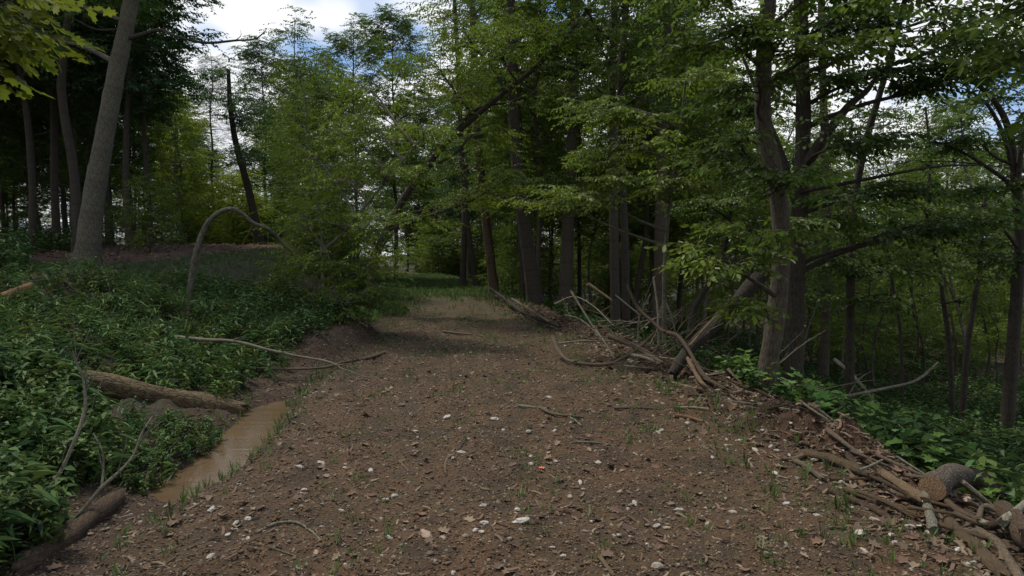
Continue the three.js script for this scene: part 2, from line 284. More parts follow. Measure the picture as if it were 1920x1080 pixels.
// a whole tree about the origin, of a kind that stands in many places: {trunk, crown}
function growTree(seed, { H, r, base, R: CR, limbs, second = 6, sprays = 7, leaves = 12, L = 0.15, colour, lean = 0, shape = 'round', seg = 9, upsweep = 0.5, deadTwigs = 5, wob = 0.02, wide = 0.5 }) {
  const R = mulberry(seed), W = new GB(), C = new GB();
  const tip = V(lean * H * (R() - 0.5) * 2, H, lean * H * (R() - 0.5) * 2), path = spline(wander(R, V(0, -0.5, 0), tip, 7, wob), 4);
  const rad = (t) => 0.78 * r * Math.pow(1 - t, 0.75) * 1.05 + 0.012 + r * 0.4 * Math.exp(-t * H / 0.4);
  tube(W, path, rad, seg, { lump: 0.06, seed });
  const onTrunk = (y) => { const t = clamp((y + 0.5) / (H + 0.5)), k = Math.min(path.length - 2, Math.floor(t * (path.length - 1))); return path[k].clone().lerp(path[k + 1], t * (path.length - 1) - k); };
  for (let k = 0; k < deadTwigs; k++) { const o = onTrunk(rnd(R, base * 0.35, base * 1.05)), a = R() * 6.28, len = rnd(R, 0.6, 1.8); tube(W, spline(wander(R, o, o.clone().add(V(Math.cos(a) * len, len * rnd(R, -0.1, 0.5), Math.sin(a) * len)), 3, 0.12), 2), (t) => 0.014 * (1.1 - t), 3, { cap: false }); }
  for (let k = 0; k < limbs; k++) {
    const f = (k + R() * 0.8) / limbs, y = lerp(base, H * 0.985, f), a = k * 2.4 + R() * 0.9;
    const prof = shape === 'cone' ? Math.pow(1 - f, 0.8) + 0.06 : shape === 'column' ? 0.75 * Math.sin(Math.PI * (0.12 + 0.85 * f)) + 0.18 : Math.sin(Math.PI * (0.2 + 0.74 * f)) * 0.95 + 0.1;
    const len = CR * prof * rnd(R, 0.65, 1.15), el = shape === 'cone' ? rnd(R, -0.1, 0.2) : lerp(0.22, upsweep + 0.4, f) + rnd(R, -0.35, 0.35);
    const o = onTrunk(y), e = o.clone().add(V(Math.cos(a) * Math.cos(el) * len, Math.sin(el) * len, Math.sin(a) * Math.cos(el) * len));
    const limb = spline(wander(R, o, e, 3, 0.09), 3), r0 = Math.min(rad(y / H) * 0.5, 0.018 + len * 0.014);
    tube(W, limb, (t) => r0 * (1.05 - t) + 0.004, 5, { cap: false });
    for (let s = 0; s < second; s++) {
      const q = (s + 0.6) / second * 0.82 + 0.18, p = limb[Math.min(limb.length - 1, Math.round(q * (limb.length - 1)))], side = s % 2 ? 1 : -1;
      const b = a + side * rnd(R, 0.5, 1.25) * (s === second - 1 ? 0.15 : 1), l2 = Math.max(0.45, len * (1.12 - q) * rnd(R, 0.45, 0.8));
      const e2 = p.clone().add(V(Math.cos(b) * l2, l2 * rnd(R, -0.4, 0.65), Math.sin(b) * l2)), br = spline(wander(R, p, e2, 2, 0.14), 2);
      tube(W, br, (t) => 0.011 * (1.1 - t), 3, { cap: false });
      for (let m = 0; m < sprays; m++) {
        const t = 0.2 + 0.8 * (m + R() * 0.7) / sprays, pt = p.clone().lerp(e2, Math.min(1, t)).add(V(R() - 0.5, (R() - 0.5) * 1.3, R() - 0.5).multiplyScalar(0.5)), c = b + (m % 2 ? 1 : -1) * rnd(R, 0.2, 1.3);
        spray(C, R, pt, scratch.set(Math.cos(c), rnd(R, -0.35, 0.35), Math.sin(c)).normalize().clone(), { n: leaves, len: L * 4.2, L, base: colour, wide });
      }
    }
  }
  return { trunk: W.build(), crown: C.build(), tris: (W.i.length + C.i.length) / 3 };
}
let tally = 0;
const kinds = {};
function kind(name, seed, o) { const k = growTree(seed, o); tally += k.tris; kinds[name] = k; }
kind('tallA', 101, { H: 19, r: 0.17, base: 6.5, R: 4.0, limbs: 34, second: 8, sprays: 9, leaves: 13, L: 0.17, colour: GREEN.deep });
kind('tallB', 102, { H: 21, r: 0.2, base: 5, R: 4.4, limbs: 36, second: 8, sprays: 9, leaves: 13, L: 0.17, colour: GREEN.mid });
kind('tallC', 103, { H: 16, r: 0.13, base: 5.5, R: 3.0, limbs: 32, second: 7, sprays: 9, leaves: 13, L: 0.16, colour: GREEN.cool, shape: 'column' });
kind('midA', 104, { H: 10.5, r: 0.09, base: 2.6, R: 2.6, limbs: 28, second: 7, sprays: 8, leaves: 13, L: 0.13, colour: GREEN.mid });
kind('midB', 105, { H: 12, r: 0.1, base: 3.4, R: 2.4, limbs: 28, second: 7, sprays: 8, leaves: 13, L: 0.13, colour: GREEN.bright, shape: 'column' });
kind('poleA', 106, { H: 8.5, r: 0.04, base: 1.8, R: 1.5, limbs: 18, second: 5, sprays: 6, leaves: 11, L: 0.12, colour: GREEN.bright, seg: 6, wob: 0.05, deadTwigs: 3 });
kind('poleB', 107, { H: 11, r: 0.055, base: 3.5, R: 1.6, limbs: 18, second: 5, sprays: 6, leaves: 11, L: 0.12, colour: GREEN.mid, seg: 6, wob: 0.05, deadTwigs: 4, lean: 0.06 });
kind('bushA', 108, { H: 3.0, r: 0.03, base: 0.15, R: 1.5, limbs: 20, second: 6, sprays: 7, leaves: 11, L: 0.11, colour: GREEN.mid, seg: 5, deadTwigs: 2, wob: 0.08 });
kind('bushB', 109, { H: 4.4, r: 0.035, base: 0.5, R: 1.7, limbs: 22, second: 6, sprays: 7, leaves: 11, L: 0.11, colour: GREEN.bright, seg: 5, deadTwigs: 2, wob: 0.06 });
kind('pine', 110, { H: 17, r: 0.15, base: 5, R: 2.9, limbs: 40, second: 8, sprays: 7, leaves: 13, L: 0.15, colour: GREEN.pine, shape: 'cone', wide: 0.16 });
console.log('kinds', tally);
const SUNLIT_LEAF = leafMat(); SUNLIT_LEAF.color.setRGB(1.6, 1.45, 1.0);   // same leaf, brightened and yellowed to paint sunlight into its colour
function plant(kindName, name, x, d, { s = 1, turn = 0, bark = M.barkDark, foliage = LEAF, label, category = 'tree', grp, tilt = 0, y = null }) {
  const g = group(name, label, category, grp), k = kinds[kindName];
  mesh('trunk', k.trunk, bark, g); mesh('crown', k.crown, foliage, g);
  g.position.set(x, y ?? height(x, -d), -d); g.rotation.set(tilt * Math.sin(turn * 3), turn, tilt * Math.cos(turn * 5)); g.scale.setScalar(s);
  return g;
}
// one particular tree of the photograph: trunk through given places, and boughs that carry pads of foliage
function particularTree(name, label, seed, { path, r, rTop = 0.5, bark = M.bark, pads = [], colour = GREEN.mid, L = 0.1, shape = DIAMOND, grp, foot = true, twigs = false, category = 'tree', extra, seg = 12, lump = 0.07, flare = 0.5, spread = 0.28 }) {
  const R = mulberry(seed), g = group(name, label, category, grp), W = new GB(), C = new GB();
  const pts = path.map((p) => at(...p)); if (foot) { const b = pts[0]; b.y = height(b.x, b.z) - 0.12; }
  const origin = pts[0].clone(); g.position.copy(origin); pts.forEach((p) => p.sub(origin));
  const line = spline(pts, 7), rad = (t, len) => lerp(r, r * rTop, t) + r * flare * Math.exp(-len / (r * 2.2));
  tube(W, line, rad, seg, { lump, seed }); mesh('trunk', W.build(), bark, g);
  for (const [px, py, d, rx, ry, rz, count, o = {}] of pads) {
    const c = at(px, py, d).sub(origin); let best = 0, bd = 1e9;
    line.forEach((p, k) => { const q = p.distanceTo(c) + 1.6 * Math.max(0, p.y - c.y + 0.35 * Math.hypot(p.x - c.x, p.z - c.z)); if (q < bd) { bd = q; best = k; } });
    const B = new GB(), from = line[best], limb = spline(wander(R, from, c, 3, 0.08), 4), len = from.distanceTo(c), r0 = Math.min(r * 0.55, 0.014 + len * 0.011);
    tube(B, limb, (t) => r0 * (1.06 - t) + 0.004, 6, { cap: false, lump: 0.05, seed });
    const nb = Math.ceil(count * 1.5 / 8);
    for (let k = 0; k < nb; k++) {
      const a = R() * 6.283, q = Math.sqrt(R()), e = c.clone().add(V(Math.cos(a) * rx * q, rnd(R, -1, 1) * ry, Math.sin(a) * rz * q)), s = limb[Math.floor(lerp(limb.length * 0.45, limb.length - 1, R()))];
      const br = spline(wander(R, s, e, 3, 0.1), 2), away = e.clone().sub(s); away.y *= 0.5; away.normalize();
      tube(B, br, (t) => Math.max(0.0035, 0.011 * (1 - t)), 4, { cap: false });
      for (let m = 0; m < 8; m++) {
        const pt = br[Math.min(br.length - 1, Math.floor(br.length * (0.4 + 0.62 * m / 8)))], turn = (m % 2 ? 1 : -1) * rnd(R, 0.1, 1.1), cs = Math.cos(turn), sn = Math.sin(turn);
        const dir = V(away.x * cs - away.z * sn, rnd(R, -0.3, 0.2), away.x * sn + away.z * cs).normalize();
        spray(C, R, pt.clone(), dir, { n: 11, len: (o.L || L) * 4.6, L: o.L || L, base: o.colour || colour, shape, wood: twigs ? B : null, spread });
      }
    }
    mesh('limb', B.build(), bark, g); tally += B.i.length / 3;
  }
  if (C.i.length) mesh('crown', C.build(), LEAF, g);
  tally += (W.i.length + C.i.length) / 3;
  if (extra) extra(g, origin, line, R);
  return g;
}

// ---- the trees one can single out
particularTree('leaning_tree', 'thick grey lichen-spotted trunk leaning beside the red dirt landing', 201, {
  path: [[160, 500, 15], [172, 400, 15], [195, 260, 15], [222, 120, 15], [250, -20, 15], [278, -220, 15.2], [310, -460, 15.5]], r: 0.245, rTop: 0.42, bark: M.barkLean, colour: GREEN.deep, L: 0.13,
  pads: [[120, -90, 14.5, 2.2, 0.8, 2, 90], [330, -170, 15, 1.8, 0.8, 2, 80], [60, 60, 17, 1.6, 0.7, 1.6, 60], [250, -420, 15.5, 2.6, 1.6, 2.6, 160], [150, -280, 16, 2.2, 1, 2, 90], [10, -40, 15, 1.6, 0.7, 1.6, 70]],
  extra: (g, o, line, R) => { const q = (a) => a.map((p) => at(...p).sub(o)); { const B = new GB(); tube(B, spline(q([[232, 75, 15], [262, 66, 14.9], [300, 56, 14.8], [330, 68, 14.6], [385, 80, 14.5], [440, 76, 14.4], [480, 72, 14.3], [498, 58, 14.3]]), 5), (t) => 0.042 * (1.05 - t) + 0.008, 6, { lump: 0.1 }); mesh('limb', B.build(), M.barkDark, g); } { const B = new GB(); tube(B, spline(q([[440, 77, 14.4], [452, 66, 14.4], [450, 54, 14.4]]), 4), (t) => 0.012 * (1.1 - t), 4); mesh('limb', B.build(), M.barkDark, g); } { const B = new GB(); tube(B, spline(q([[225, 55, 15], [180, 55, 14.8], [130, 30, 14.6], [95, 5, 14.5]]), 5), (t) => 0.025 * (1.1 - t), 5); mesh('limb', B.build(), M.barkDark, g); } },
});
const bankBush = { bark: M.barkPole, L: 0.082, shape: DIAMOND };
particularTree('bank_sapling', 'crooked leafy sapling on the bank beside the track, in front of the dark leaning tree', 202, {
  ...bankBush, path: [[588, 600, 13.5], [590, 540, 13.5], [600, 480, 13.5], [640, 440, 13.3], [690, 380, 13], [740, 320, 12.8], [795, 255, 12.6]], r: 0.055, rTop: 0.25, colour: GREEN.bright,
  pads: [[560, 400, 13.5, 0.9, 0.5, 0.9, 56], [640, 330, 13.2, 1.0, 0.5, 1, 70], [700, 240, 13, 1.0, 0.45, 1, 70], [640, 210, 13.8, 0.9, 0.4, 0.9, 56], [720, 330, 12.6, 0.9, 0.4, 0.9, 56], [790, 240, 12.5, 0.7, 0.4, 0.7, 40], [560, 500, 13.2, 0.9, 0.5, 0.9, 64], [660, 500, 13.2, 1.0, 0.5, 0.9, 72], [630, 420, 13, 1, 0.5, 0.9, 70], [720, 430, 12.9, 0.7, 0.4, 0.7, 44], [690, 160, 13.4, 0.8, 0.35, 0.8, 44], [590, 290, 13.8, 0.8, 0.5, 0.8, 50]],
});
particularTree('thicket_shrub', 'low tangled shrub thicket on the bank at the foot of the crooked sapling', 203, {
  ...bankBush, path: [[640, 600, 13.2], [630, 560, 13.2], [622, 500, 13.2], [600, 440, 13.2]], r: 0.03, rTop: 0.3, colour: GREEN.mid, category: 'shrub',
  pads: [[560, 560, 13, 0.9, 0.35, 0.8, 60], [640, 560, 12.8, 0.9, 0.35, 0.8, 60], [690, 560, 13.2, 0.7, 0.35, 0.7, 50], [520, 520, 13.6, 0.8, 0.35, 0.7, 48], [610, 610, 12.6, 0.9, 0.25, 0.6, 48], [700, 500, 13.8, 0.6, 0.4, 0.6, 40]],
});
particularTree('leaning_tree', 'dark slanting tree arching over the far part of the dirt track', 204, {
  path: [[688, 530, 18], [705, 480, 18], [728, 425, 18], [775, 345, 17.6], [845, 260, 17.2], [925, 190, 16.8], [1005, 125, 16.4], [1085, 40, 16], [1160, -60, 16]], r: 0.12, rTop: 0.3, bark: M.barkDark, colour: GREEN.bright, L: 0.095,
  pads: [[780, 250, 17, 1.2, 0.6, 1.2, 76], [850, 170, 16.5, 1.3, 0.6, 1.2, 90], [930, 100, 16, 1.3, 0.6, 1.3, 90], [900, 260, 16.5, 1.0, 0.4, 1.1, 64], [990, 40, 16, 1.3, 0.6, 1.2, 90], [880, 360, 17, 1.2, 0.35, 1.1, 70], [960, 330, 16.5, 1.0, 0.35, 1.0, 56], [800, 400, 17.5, 1.1, 0.4, 1.0, 60], [1080, -60, 15.5, 1.4, 0.6, 1.3, 80], [810, 110, 17, 1.2, 0.6, 1.2, 80], [860, 40, 17, 1.3, 0.6, 1.2, 90], [1020, 190, 16.2, 0.9, 0.4, 1, 50], [760, 470, 17.6, 0.7, 0.3, 0.7, 30]],
  extra: (g, o) => { const q = (a) => spline(a.map((p) => at(...p).sub(o)), 4); { const B = new GB(); tube(B, q([[845, 262, 17.2], [880, 215, 17], [905, 200, 17], [960, 190, 16.9], [1000, 170, 16.8]]), (t) => 0.06 * (1.1 - t), 6); mesh('limb', B.build(), M.barkDark, g); } { const B = new GB(); tube(B, q([[800, 315, 17.5], [850, 290, 17], [900, 240, 16.6], [940, 225, 16.5]]), (t) => 0.04 * (1.1 - t), 5); mesh('limb', B.build(), M.barkDark, g); } { const B = new GB(); tube(B, q([[695, 500, 17.9], [725, 450, 17.7], [742, 430, 17.6], [760, 400, 17.5]]), (t) => 0.05 * (1.1 - t), 5); mesh('limb', B.build(), M.barkDark, g); } },
});
particularTree('young_tree', 'young bright green tree rising behind the slanting tree at mid track', 205, {
  path: [[868, 520, 30], [872, 380, 30], [880, 240, 30], [886, 100, 30], [890, -60, 30], [895, -220, 30]], r: 0.14, rTop: 0.3, bark: M.barkDark, colour: GREEN.yellow, L: 0.14,
  pads: [[860, 40, 29, 2.2, 1, 2, 110], [930, -20, 29, 2, 1, 2, 90], [820, -80, 29, 2.2, 1, 2, 100], [890, -180, 30, 2.2, 1.2, 2, 110], [900, 170, 29, 1.8, 0.8, 1.8, 70], [840, 150, 30, 1.8, 0.8, 1.8, 70], [950, 90, 29, 1.6, 0.8, 1.6, 60]],
});
const row = (seed, label, path, width, bark, pads, o = {}) => particularTree('woodland_tree', label, seed, { path, r: width / 2 / FOCAL * path[0][2], rTop: 0.6, bark, pads, colour: GREEN.deep, L: 0.12, ...o });
row(211, 'reddish thin trunk at the track edge, first of the row before the far bend', [[928, 540, 25], [912, 420, 25], [902, 330, 25], [895, 260, 25], [890, 100, 25], [880, -120, 25]], 18, M.barkRed, [[900, 60, 25, 2, 0.8, 2, 90], [850, -60, 25, 2, 0.8, 2, 90], [960, 20, 25, 1.8, 0.8, 1.8, 80], [900, -150, 25, 2.2, 1, 2.2, 110], [930, 250, 24.5, 1.2, 0.4, 1.2, 40], [850, 300, 25, 1.2, 0.5, 1.2, 46]]);
row(212, 'slim dark trunk standing just left of the reddish trunk', [[895, 530, 30], [875, 410, 30], [866, 300, 30], [860, 150, 30], [850, -40, 30]], 12, M.barkDark, [[850, 120, 30, 2, 0.8, 2, 70], [880, 0, 30, 2, 0.8, 2, 80], [820, 30, 30, 2, 0.8, 2, 70]]);
row(213, 'stout leaning trunk where the berm meets the woods, left of the thickest woodland trunk', [[1006, 572, 20], [990, 470, 20], [975, 360, 20], [965, 250, 20], [960, 80, 20], [950, -140, 20]], 28, M.barkDark, [[1000, 120, 19.5, 1.7, 0.7, 1.7, 80], [930, 150, 20, 1.6, 0.7, 1.6, 70], [1050, 40, 19, 1.8, 0.7, 1.8, 90], [960, -20, 20, 2, 0.8, 2, 100], [1040, -120, 20, 2, 1, 2, 110], [990, 330, 19, 1.0, 0.35, 1, 40]], { L: 0.11 });
row(214, 'thickest upright trunk in the row of woodland trees right of the track', [[1060, 572, 21], [1063, 480, 21], [1067, 380, 21], [1074, 240, 21], [1078, 60, 21], [1080, -160, 21]], 26, M.bark, [[1110, 110, 20.5, 1.8, 0.7, 1.8, 90], [1030, 60, 21, 1.8, 0.7, 1.8, 80], [1100, -30, 21, 2, 0.8, 2, 110], [1160, 40, 20, 1.8, 0.7, 1.8, 80], [1060, 350, 20.5, 0.9, 0.3, 0.9, 24]], { L: 0.11 });
row(215, 'left stem of the close pair of dark trunks behind the brush pile', [[1156, 600, 16.5], [1152, 480, 16.5], [1150, 340, 16.5], [1148, 180, 16.5], [1152, 0, 16.5], [1155, -220, 16.5]], 19, M.barkDark, [[1110, 60, 15.5, 1.5, 0.55, 1.5, 90], [1180, -20, 15.5, 1.6, 0.6, 1.6, 100], [1090, 150, 16, 1.3, 0.5, 1.3, 64], [1200, 110, 15, 1.4, 0.5, 1.4, 84], [1140, -120, 16, 2, 0.8, 2, 130], [1060, -30, 15, 1.4, 0.6, 1.4, 84]], { L: 0.1, colour: GREEN.mid });
row(216, 'right stem of the close pair of dark trunks behind the brush pile', [[1176, 600, 17.2], [1172, 480, 17.2], [1168, 340, 17.2], [1163, 180, 17.2], [1175, 0, 17.2], [1190, -200, 17.2]], 16, M.barkDark, [[1230, 60, 16.5, 1.4, 0.55, 1.4, 80], [1200, 180, 16.6, 1.3, 0.5, 1.3, 60], [1250, -80, 16.5, 1.8, 0.7, 1.8, 110]], { L: 0.1 });
row(217, 'upright woodland trunk between the paired trunks and the fallen leaning log', [[1236, 590, 19], [1237, 480, 19], [1240, 340, 19], [1244, 180, 19], [1252, 0, 19], [1260, -200, 19]], 24, M.bark, [[1270, 90, 18, 1.6, 0.6, 1.6, 90], [1300, 170, 18, 1.4, 0.5, 1.4, 70], [1230, 0, 18, 1.6, 0.6, 1.6, 90], [1310, 0, 17, 1.6, 0.6, 1.6, 90], [1280, -120, 18, 2, 0.8, 2, 110]], { L: 0.1 });
particularTree('layered_sapling', 'slender sapling with flat bright tiers of leaves across the middle woods', 218, {
  path: [[1247, 620, 11.5], [1246, 520, 11.5], [1252, 420, 11.4], [1262, 330, 11.3], [1275, 240, 11.2], [1290, 120, 11]], r: 0.04, rTop: 0.35, bark: M.barkPole, colour: GREEN.bright, L: 0.085, twigs: true,
  pads: [[1080, 360, 11, 0.85, 0.14, 0.8, 64], [1160, 330, 11, 0.9, 0.14, 0.8, 72], [1250, 345, 10.8, 0.8, 0.14, 0.7, 60], [1010, 375, 11.2, 0.5, 0.1, 0.5, 24], [1180, 270, 11.2, 0.8, 0.14, 0.8, 56], [1100, 290, 11.4, 0.6, 0.14, 0.6, 40], [1210, 210, 11.2, 0.8, 0.14, 0.8, 56], [1290, 150, 11, 0.8, 0.14, 0.8, 56], [1120, 200, 11.4, 0.7, 0.14, 0.7, 48], [1330, 300, 10.6, 0.6, 0.14, 0.6, 40]],
});
particularTree('woodland_tree', 'pale furrowed trunk rising from the debris berm, nearest tree right of track', 219, {
  path: [[1428, 765, 7.6], [1440, 690, 7.6], [1452, 610, 7.6], [1463, 520, 7.6], [1465, 430, 7.6], [1452, 330, 7.6], [1432, 230, 7.6], [1431, 130, 7.6], [1441, 0, 7.6], [1452, -160, 7.6], [1458, -380, 7.7]], r: 0.112, rTop: 0.66, bark: M.bark, colour: GREEN.mid, L: 0.085, shape: OVAL, twigs: true, seg: 18, lump: 0.05, flare: 0.2,
  pads: [[1400, 420, 6.9, 0.45, 0.12, 0.45, 26, { colour: GREEN.bright }], [1350, 480, 6.8, 0.45, 0.14, 0.45, 28, { colour: GREEN.bright }], [1420, 560, 6.9, 0.4, 0.14, 0.3, 18, { colour: GREEN.bright }], [1490, 330, 7, 0.5, 0.14, 0.45, 30], [1380, 260, 7, 0.45, 0.14, 0.45, 26], [1480, 60, 7, 0.7, 0.25, 0.6, 50], [1350, 60, 7.2, 0.7, 0.25, 0.6, 50], [1320, -60, 7.4, 0.9, 0.35, 0.8, 64], [1560, -40, 7, 0.9, 0.3, 0.8, 64], [1440, -200, 7.6, 1.3, 0.5, 1.2, 100], [1580, 60, 6.8, 0.5, 0.18, 0.5, 36, { colour: GREEN.bright }], [1420, 150, 6.9, 0.4, 0.15, 0.4, 22]],
});
particularTree('woodland_tree', 'dark forked trunk close behind the pale furrowed tree', 220, {
  path: [[1488, 700, 9.4], [1490, 600, 9.4], [1494, 480, 9.4], [1503, 340, 9.4], [1506, 200, 9.4], [1502, 50, 9.4], [1496, -120, 9.4], [1490, -360, 9.5]], r: 0.128, rTop: 0.6, bark: M.barkDark, colour: GREEN.deep, L: 0.095, shape: OVAL, twigs: true, seg: 14,
  pads: [[1580, 250, 8.6, 0.8, 0.22, 0.8, 56], [1640, 350, 8.8, 0.8, 0.18, 0.7, 56], [1560, 400, 8.4, 0.6, 0.16, 0.5, 40, { colour: GREEN.mid }], [1680, 120, 9, 1.0, 0.3, 0.9, 64], [1740, 40, 9, 1.0, 0.3, 0.9, 64], [1600, 20, 9, 0.9, 0.3, 0.9, 60], [1540, 130, 9, 0.7, 0.25, 0.7, 48], [1820, 130, 9.2, 0.8, 0.22, 0.8, 48], [1500, -120, 9.4, 1.3, 0.5, 1.3, 90], [1720, -100, 9.4, 1.4, 0.5, 1.3, 100], [1800, 400, 9.4, 0.9, 0.16, 0.7, 52], [1700, 420, 9, 0.9, 0.16, 0.7, 56], [1420, 320, 9.8, 0.7, 0.3, 0.7, 44], [1400, 180, 9.8, 0.8, 0.3, 0.8, 52]],
  extra: (g, o) => { const q = (a) => spline(a.map((p) => at(...p).sub(o)), 5); { const B = new GB(); tube(B, q([[1500, 330, 9.4], [1540, 265, 9.2], [1590, 200, 9], [1630, 165, 9], [1650, 125, 9]]), (t) => 0.075 * (1.05 - t) + 0.012, 8, { lump: 0.08 }); mesh('limb', B.build(), M.barkDark, g); } { const B = new GB(); tube(B, q([[1498, 400, 9.4], [1470, 300, 9.6], [1430, 200, 9.8], [1390, 100, 10], [1350, 10, 10.2]]), (t) => 0.055 * (1.1 - t), 7, { lump: 0.08 }); mesh('limb', B.build(), M.barkDark, g); } 
    { const B = new GB(); tube(B, q([[1500, 360, 9.3], [1580, 345, 9], [1680, 325, 8.9], [1760, 312, 8.9], [1840, 310, 9], [1900, 315, 9]]), (t) => 0.03 * (1.1 - t), 6, { lump: 0.08 }); mesh('limb', B.build(), M.barkDark, g); } },
});
particularTree('woodland_tree', 'thin dark tree slanting up to the right across the pale sky gap', 221, {
  path: [[1598, 640, 10.5], [1596, 480, 10.5], [1605, 360, 10.5], [1628, 250, 10.4], [1660, 140, 10.3], [1692, 20, 10.2], [1715, -120, 10.2]], r: 0.07, rTop: 0.45, bark: M.barkDark, colour: GREEN.deep, L: 0.095, shape: OVAL, twigs: true,
  pads: [[1750, -30, 10, 1, 0.35, 0.9, 64], [1640, -60, 10, 1, 0.35, 0.9, 64], [1560, 480, 10.2, 0.8, 0.18, 0.7, 48], [1680, 500, 10.2, 0.8, 0.16, 0.7, 48], [1610, 560, 10, 0.6, 0.16, 0.6, 30], [1850, 60, 10.2, 0.8, 0.25, 0.8, 44]],
});
particularTree('woodland_tree', 'dark arching tree at the far right, its two limbs bowing back over the woods', 222, {
  path: [[1888, 730, 11], [1900, 640, 11], [1908, 520, 11], [1910, 400, 11], [1902, 320, 11], [1893, 250, 11], [1872, 200, 10.9], [1840, 165, 10.8], [1790, 135, 10.6]], r: 0.105, rTop: 0.22, bark: M.barkDark, colour: GREEN.deep, L: 0.09, shape: OVAL, twigs: true,
  pads: [[1760, 150, 10.4, 0.8, 0.18, 0.8, 44], [1830, 260, 10.6, 0.8, 0.2, 0.8, 40], [1740, 260, 10.4, 0.8, 0.18, 0.8, 34], [1880, 330, 10.4, 0.7, 0.2, 0.7, 46], [1860, 400, 10.2, 0.7, 0.2, 0.6, 44, { colour: GREEN.mid }], [1880, 90, 10.4, 0.6, 0.2, 0.6, 26], [1910, 470, 10.4, 0.6, 0.2, 0.5, 36]],
  extra: (g, o) => { const q = (a) => spline(a.map((p) => at(...p).sub(o)), 5); { const B = new GB(); tube(B, q([[1903, 330, 11], [1880, 250, 10.9], [1850, 195, 10.8], [1815, 170, 10.7], [1790, 160, 10.6]]), (t) => 0.04 * (1.1 - t), 6); mesh('limb', B.build(), M.barkDark, g); } { const B = new GB(); tube(B, q([[1905, 360, 11], [1920, 250, 10.8], [1960, 120, 10.6], [2020, -40, 10.5]]), (t) => 0.05 * (1.1 - t), 6); mesh('limb', B.build(), M.barkDark, g); } },
});
particularTree('woodland_tree', 'grey-brown trunk seen in the gap just right of the dark forked trunk', 223, { path: [[1547, 600, 18], [1550, 500, 18], [1549, 380, 18], [1545, 220, 18], [1540, 40, 18], [1540, -160, 18]], r: 0.13, rTop: 0.6, bark: M.bark, colour: GREEN.mid, L: 0.11, pads: [[1600, 220, 17.5, 1.6, 0.6, 1.6, 70], [1500, 140, 17.5, 1.6, 0.6, 1.6, 70], [1560, 20, 18, 1.8, 0.7, 1.8, 90], [1620, -80, 18, 2, 0.8, 2, 90]] });
const thin = (seed, label, path, r, pads) => particularTree('thin_sapling', label, seed, { path, r, rTop: 0.4, bark: M.barkDark, colour: GREEN.mid, L: 0.09, pads, seg: 7, twigs: true });
thin(231, 'thin kinked dark sapling left of the arching tree in the right woods', [[1792, 720, 13], [1780, 640, 13], [1768, 560, 13], [1762, 500, 13], [1742, 440, 13], [1738, 390, 13], [1745, 300, 13], [1735, 200, 13]], 0.05, [[1720, 380, 12.6, 0.9, 0.2, 0.8, 44], [1790, 450, 12.6, 0.8, 0.2, 0.8, 44], [1700, 280, 12.8, 0.8, 0.2, 0.8, 36], [1800, 560, 12.8, 0.6, 0.2, 0.6, 26]]);
thin(232, 'thin dark sapling bowed to the left in the right woods', [[1695, 690, 14], [1688, 620, 14], [1675, 540, 14], [1664, 470, 14], [1648, 430, 14], [1640, 380, 14]], 0.036, [[1640, 430, 13.6, 0.8, 0.25, 0.8, 36], [1690, 460, 13.6, 0.8, 0.25, 0.8, 36], [1620, 350, 13.8, 0.8, 0.25, 0.8, 36]]);
thin(233, 'forked slanting sapling beside the kinked sapling in the right woods', [[1805, 720, 12], [1815, 640, 12], [1828, 560, 12], [1838, 500, 12], [1842, 430, 12], [1850, 340, 12]], 0.06, [[1830, 480, 11.6, 0.7, 0.2, 0.7, 34], [1880, 520, 11.6, 0.6, 0.2, 0.6, 26], [1820, 380, 11.6, 0.8, 0.2, 0.8, 40]]);
thin(234, 'curved dark stem leaning right behind the fallen leaning log', [[1290, 625, 12.5], [1300, 590, 12.5], [1318, 550, 12.5], [1345, 510, 12.5], [1362, 450, 12.5], [1372, 380, 12.4]], 0.075, [[1360, 430, 12, 0.7, 0.2, 0.7, 34], [1400, 360, 12, 0.8, 0.25, 0.8, 40], [1320, 380, 12, 0.7, 0.2, 0.7, 34]]);
{ // boughs that reach in from trees standing just outside the picture
  particularTree('overhanging_tree', 'bough of bright maple leaves hanging in the top left corner', 241, { path: [[-620, 700, 4.2], [-600, 300, 4.2], [-560, -150, 4.2], [-500, -700, 4.2]], r: 0.09, rTop: 0.7, bark: M.barkGrey, colour: GREEN.yellow, L: 0.1, shape: LOBED, twigs: true, pads: [[10, -14, 3.9, 0.3, 0.08, 0.25, 16], [-120, -60, 4, 0.6, 0.2, 0.5, 40], [-60, 40, 4, 0.2, 0.06, 0.2, 10], [-300, -300, 4.2, 1, 0.3, 0.8, 60]] });
  particularTree('overhanging_tree', 'dark leafy bough reaching in at the top right corner', 242, { path: [[2500, 800, 5.5], [2480, 300, 5.5], [2440, -150, 5.5], [2400, -600, 5.5]], r: 0.1, rTop: 0.7, bark: M.barkDark, colour: GREEN.mid, L: 0.1, shape: OVAL, twigs: true, pads: [[1925, 60, 5.2, 0.35, 0.12, 0.3, 20], [1960, 160, 5.3, 0.3, 0.1, 0.3, 14], [2080, -40, 5.4, 0.8, 0.3, 0.6, 50], [1800, -70, 5.6, 0.7, 0.2, 0.6, 40]] });
}
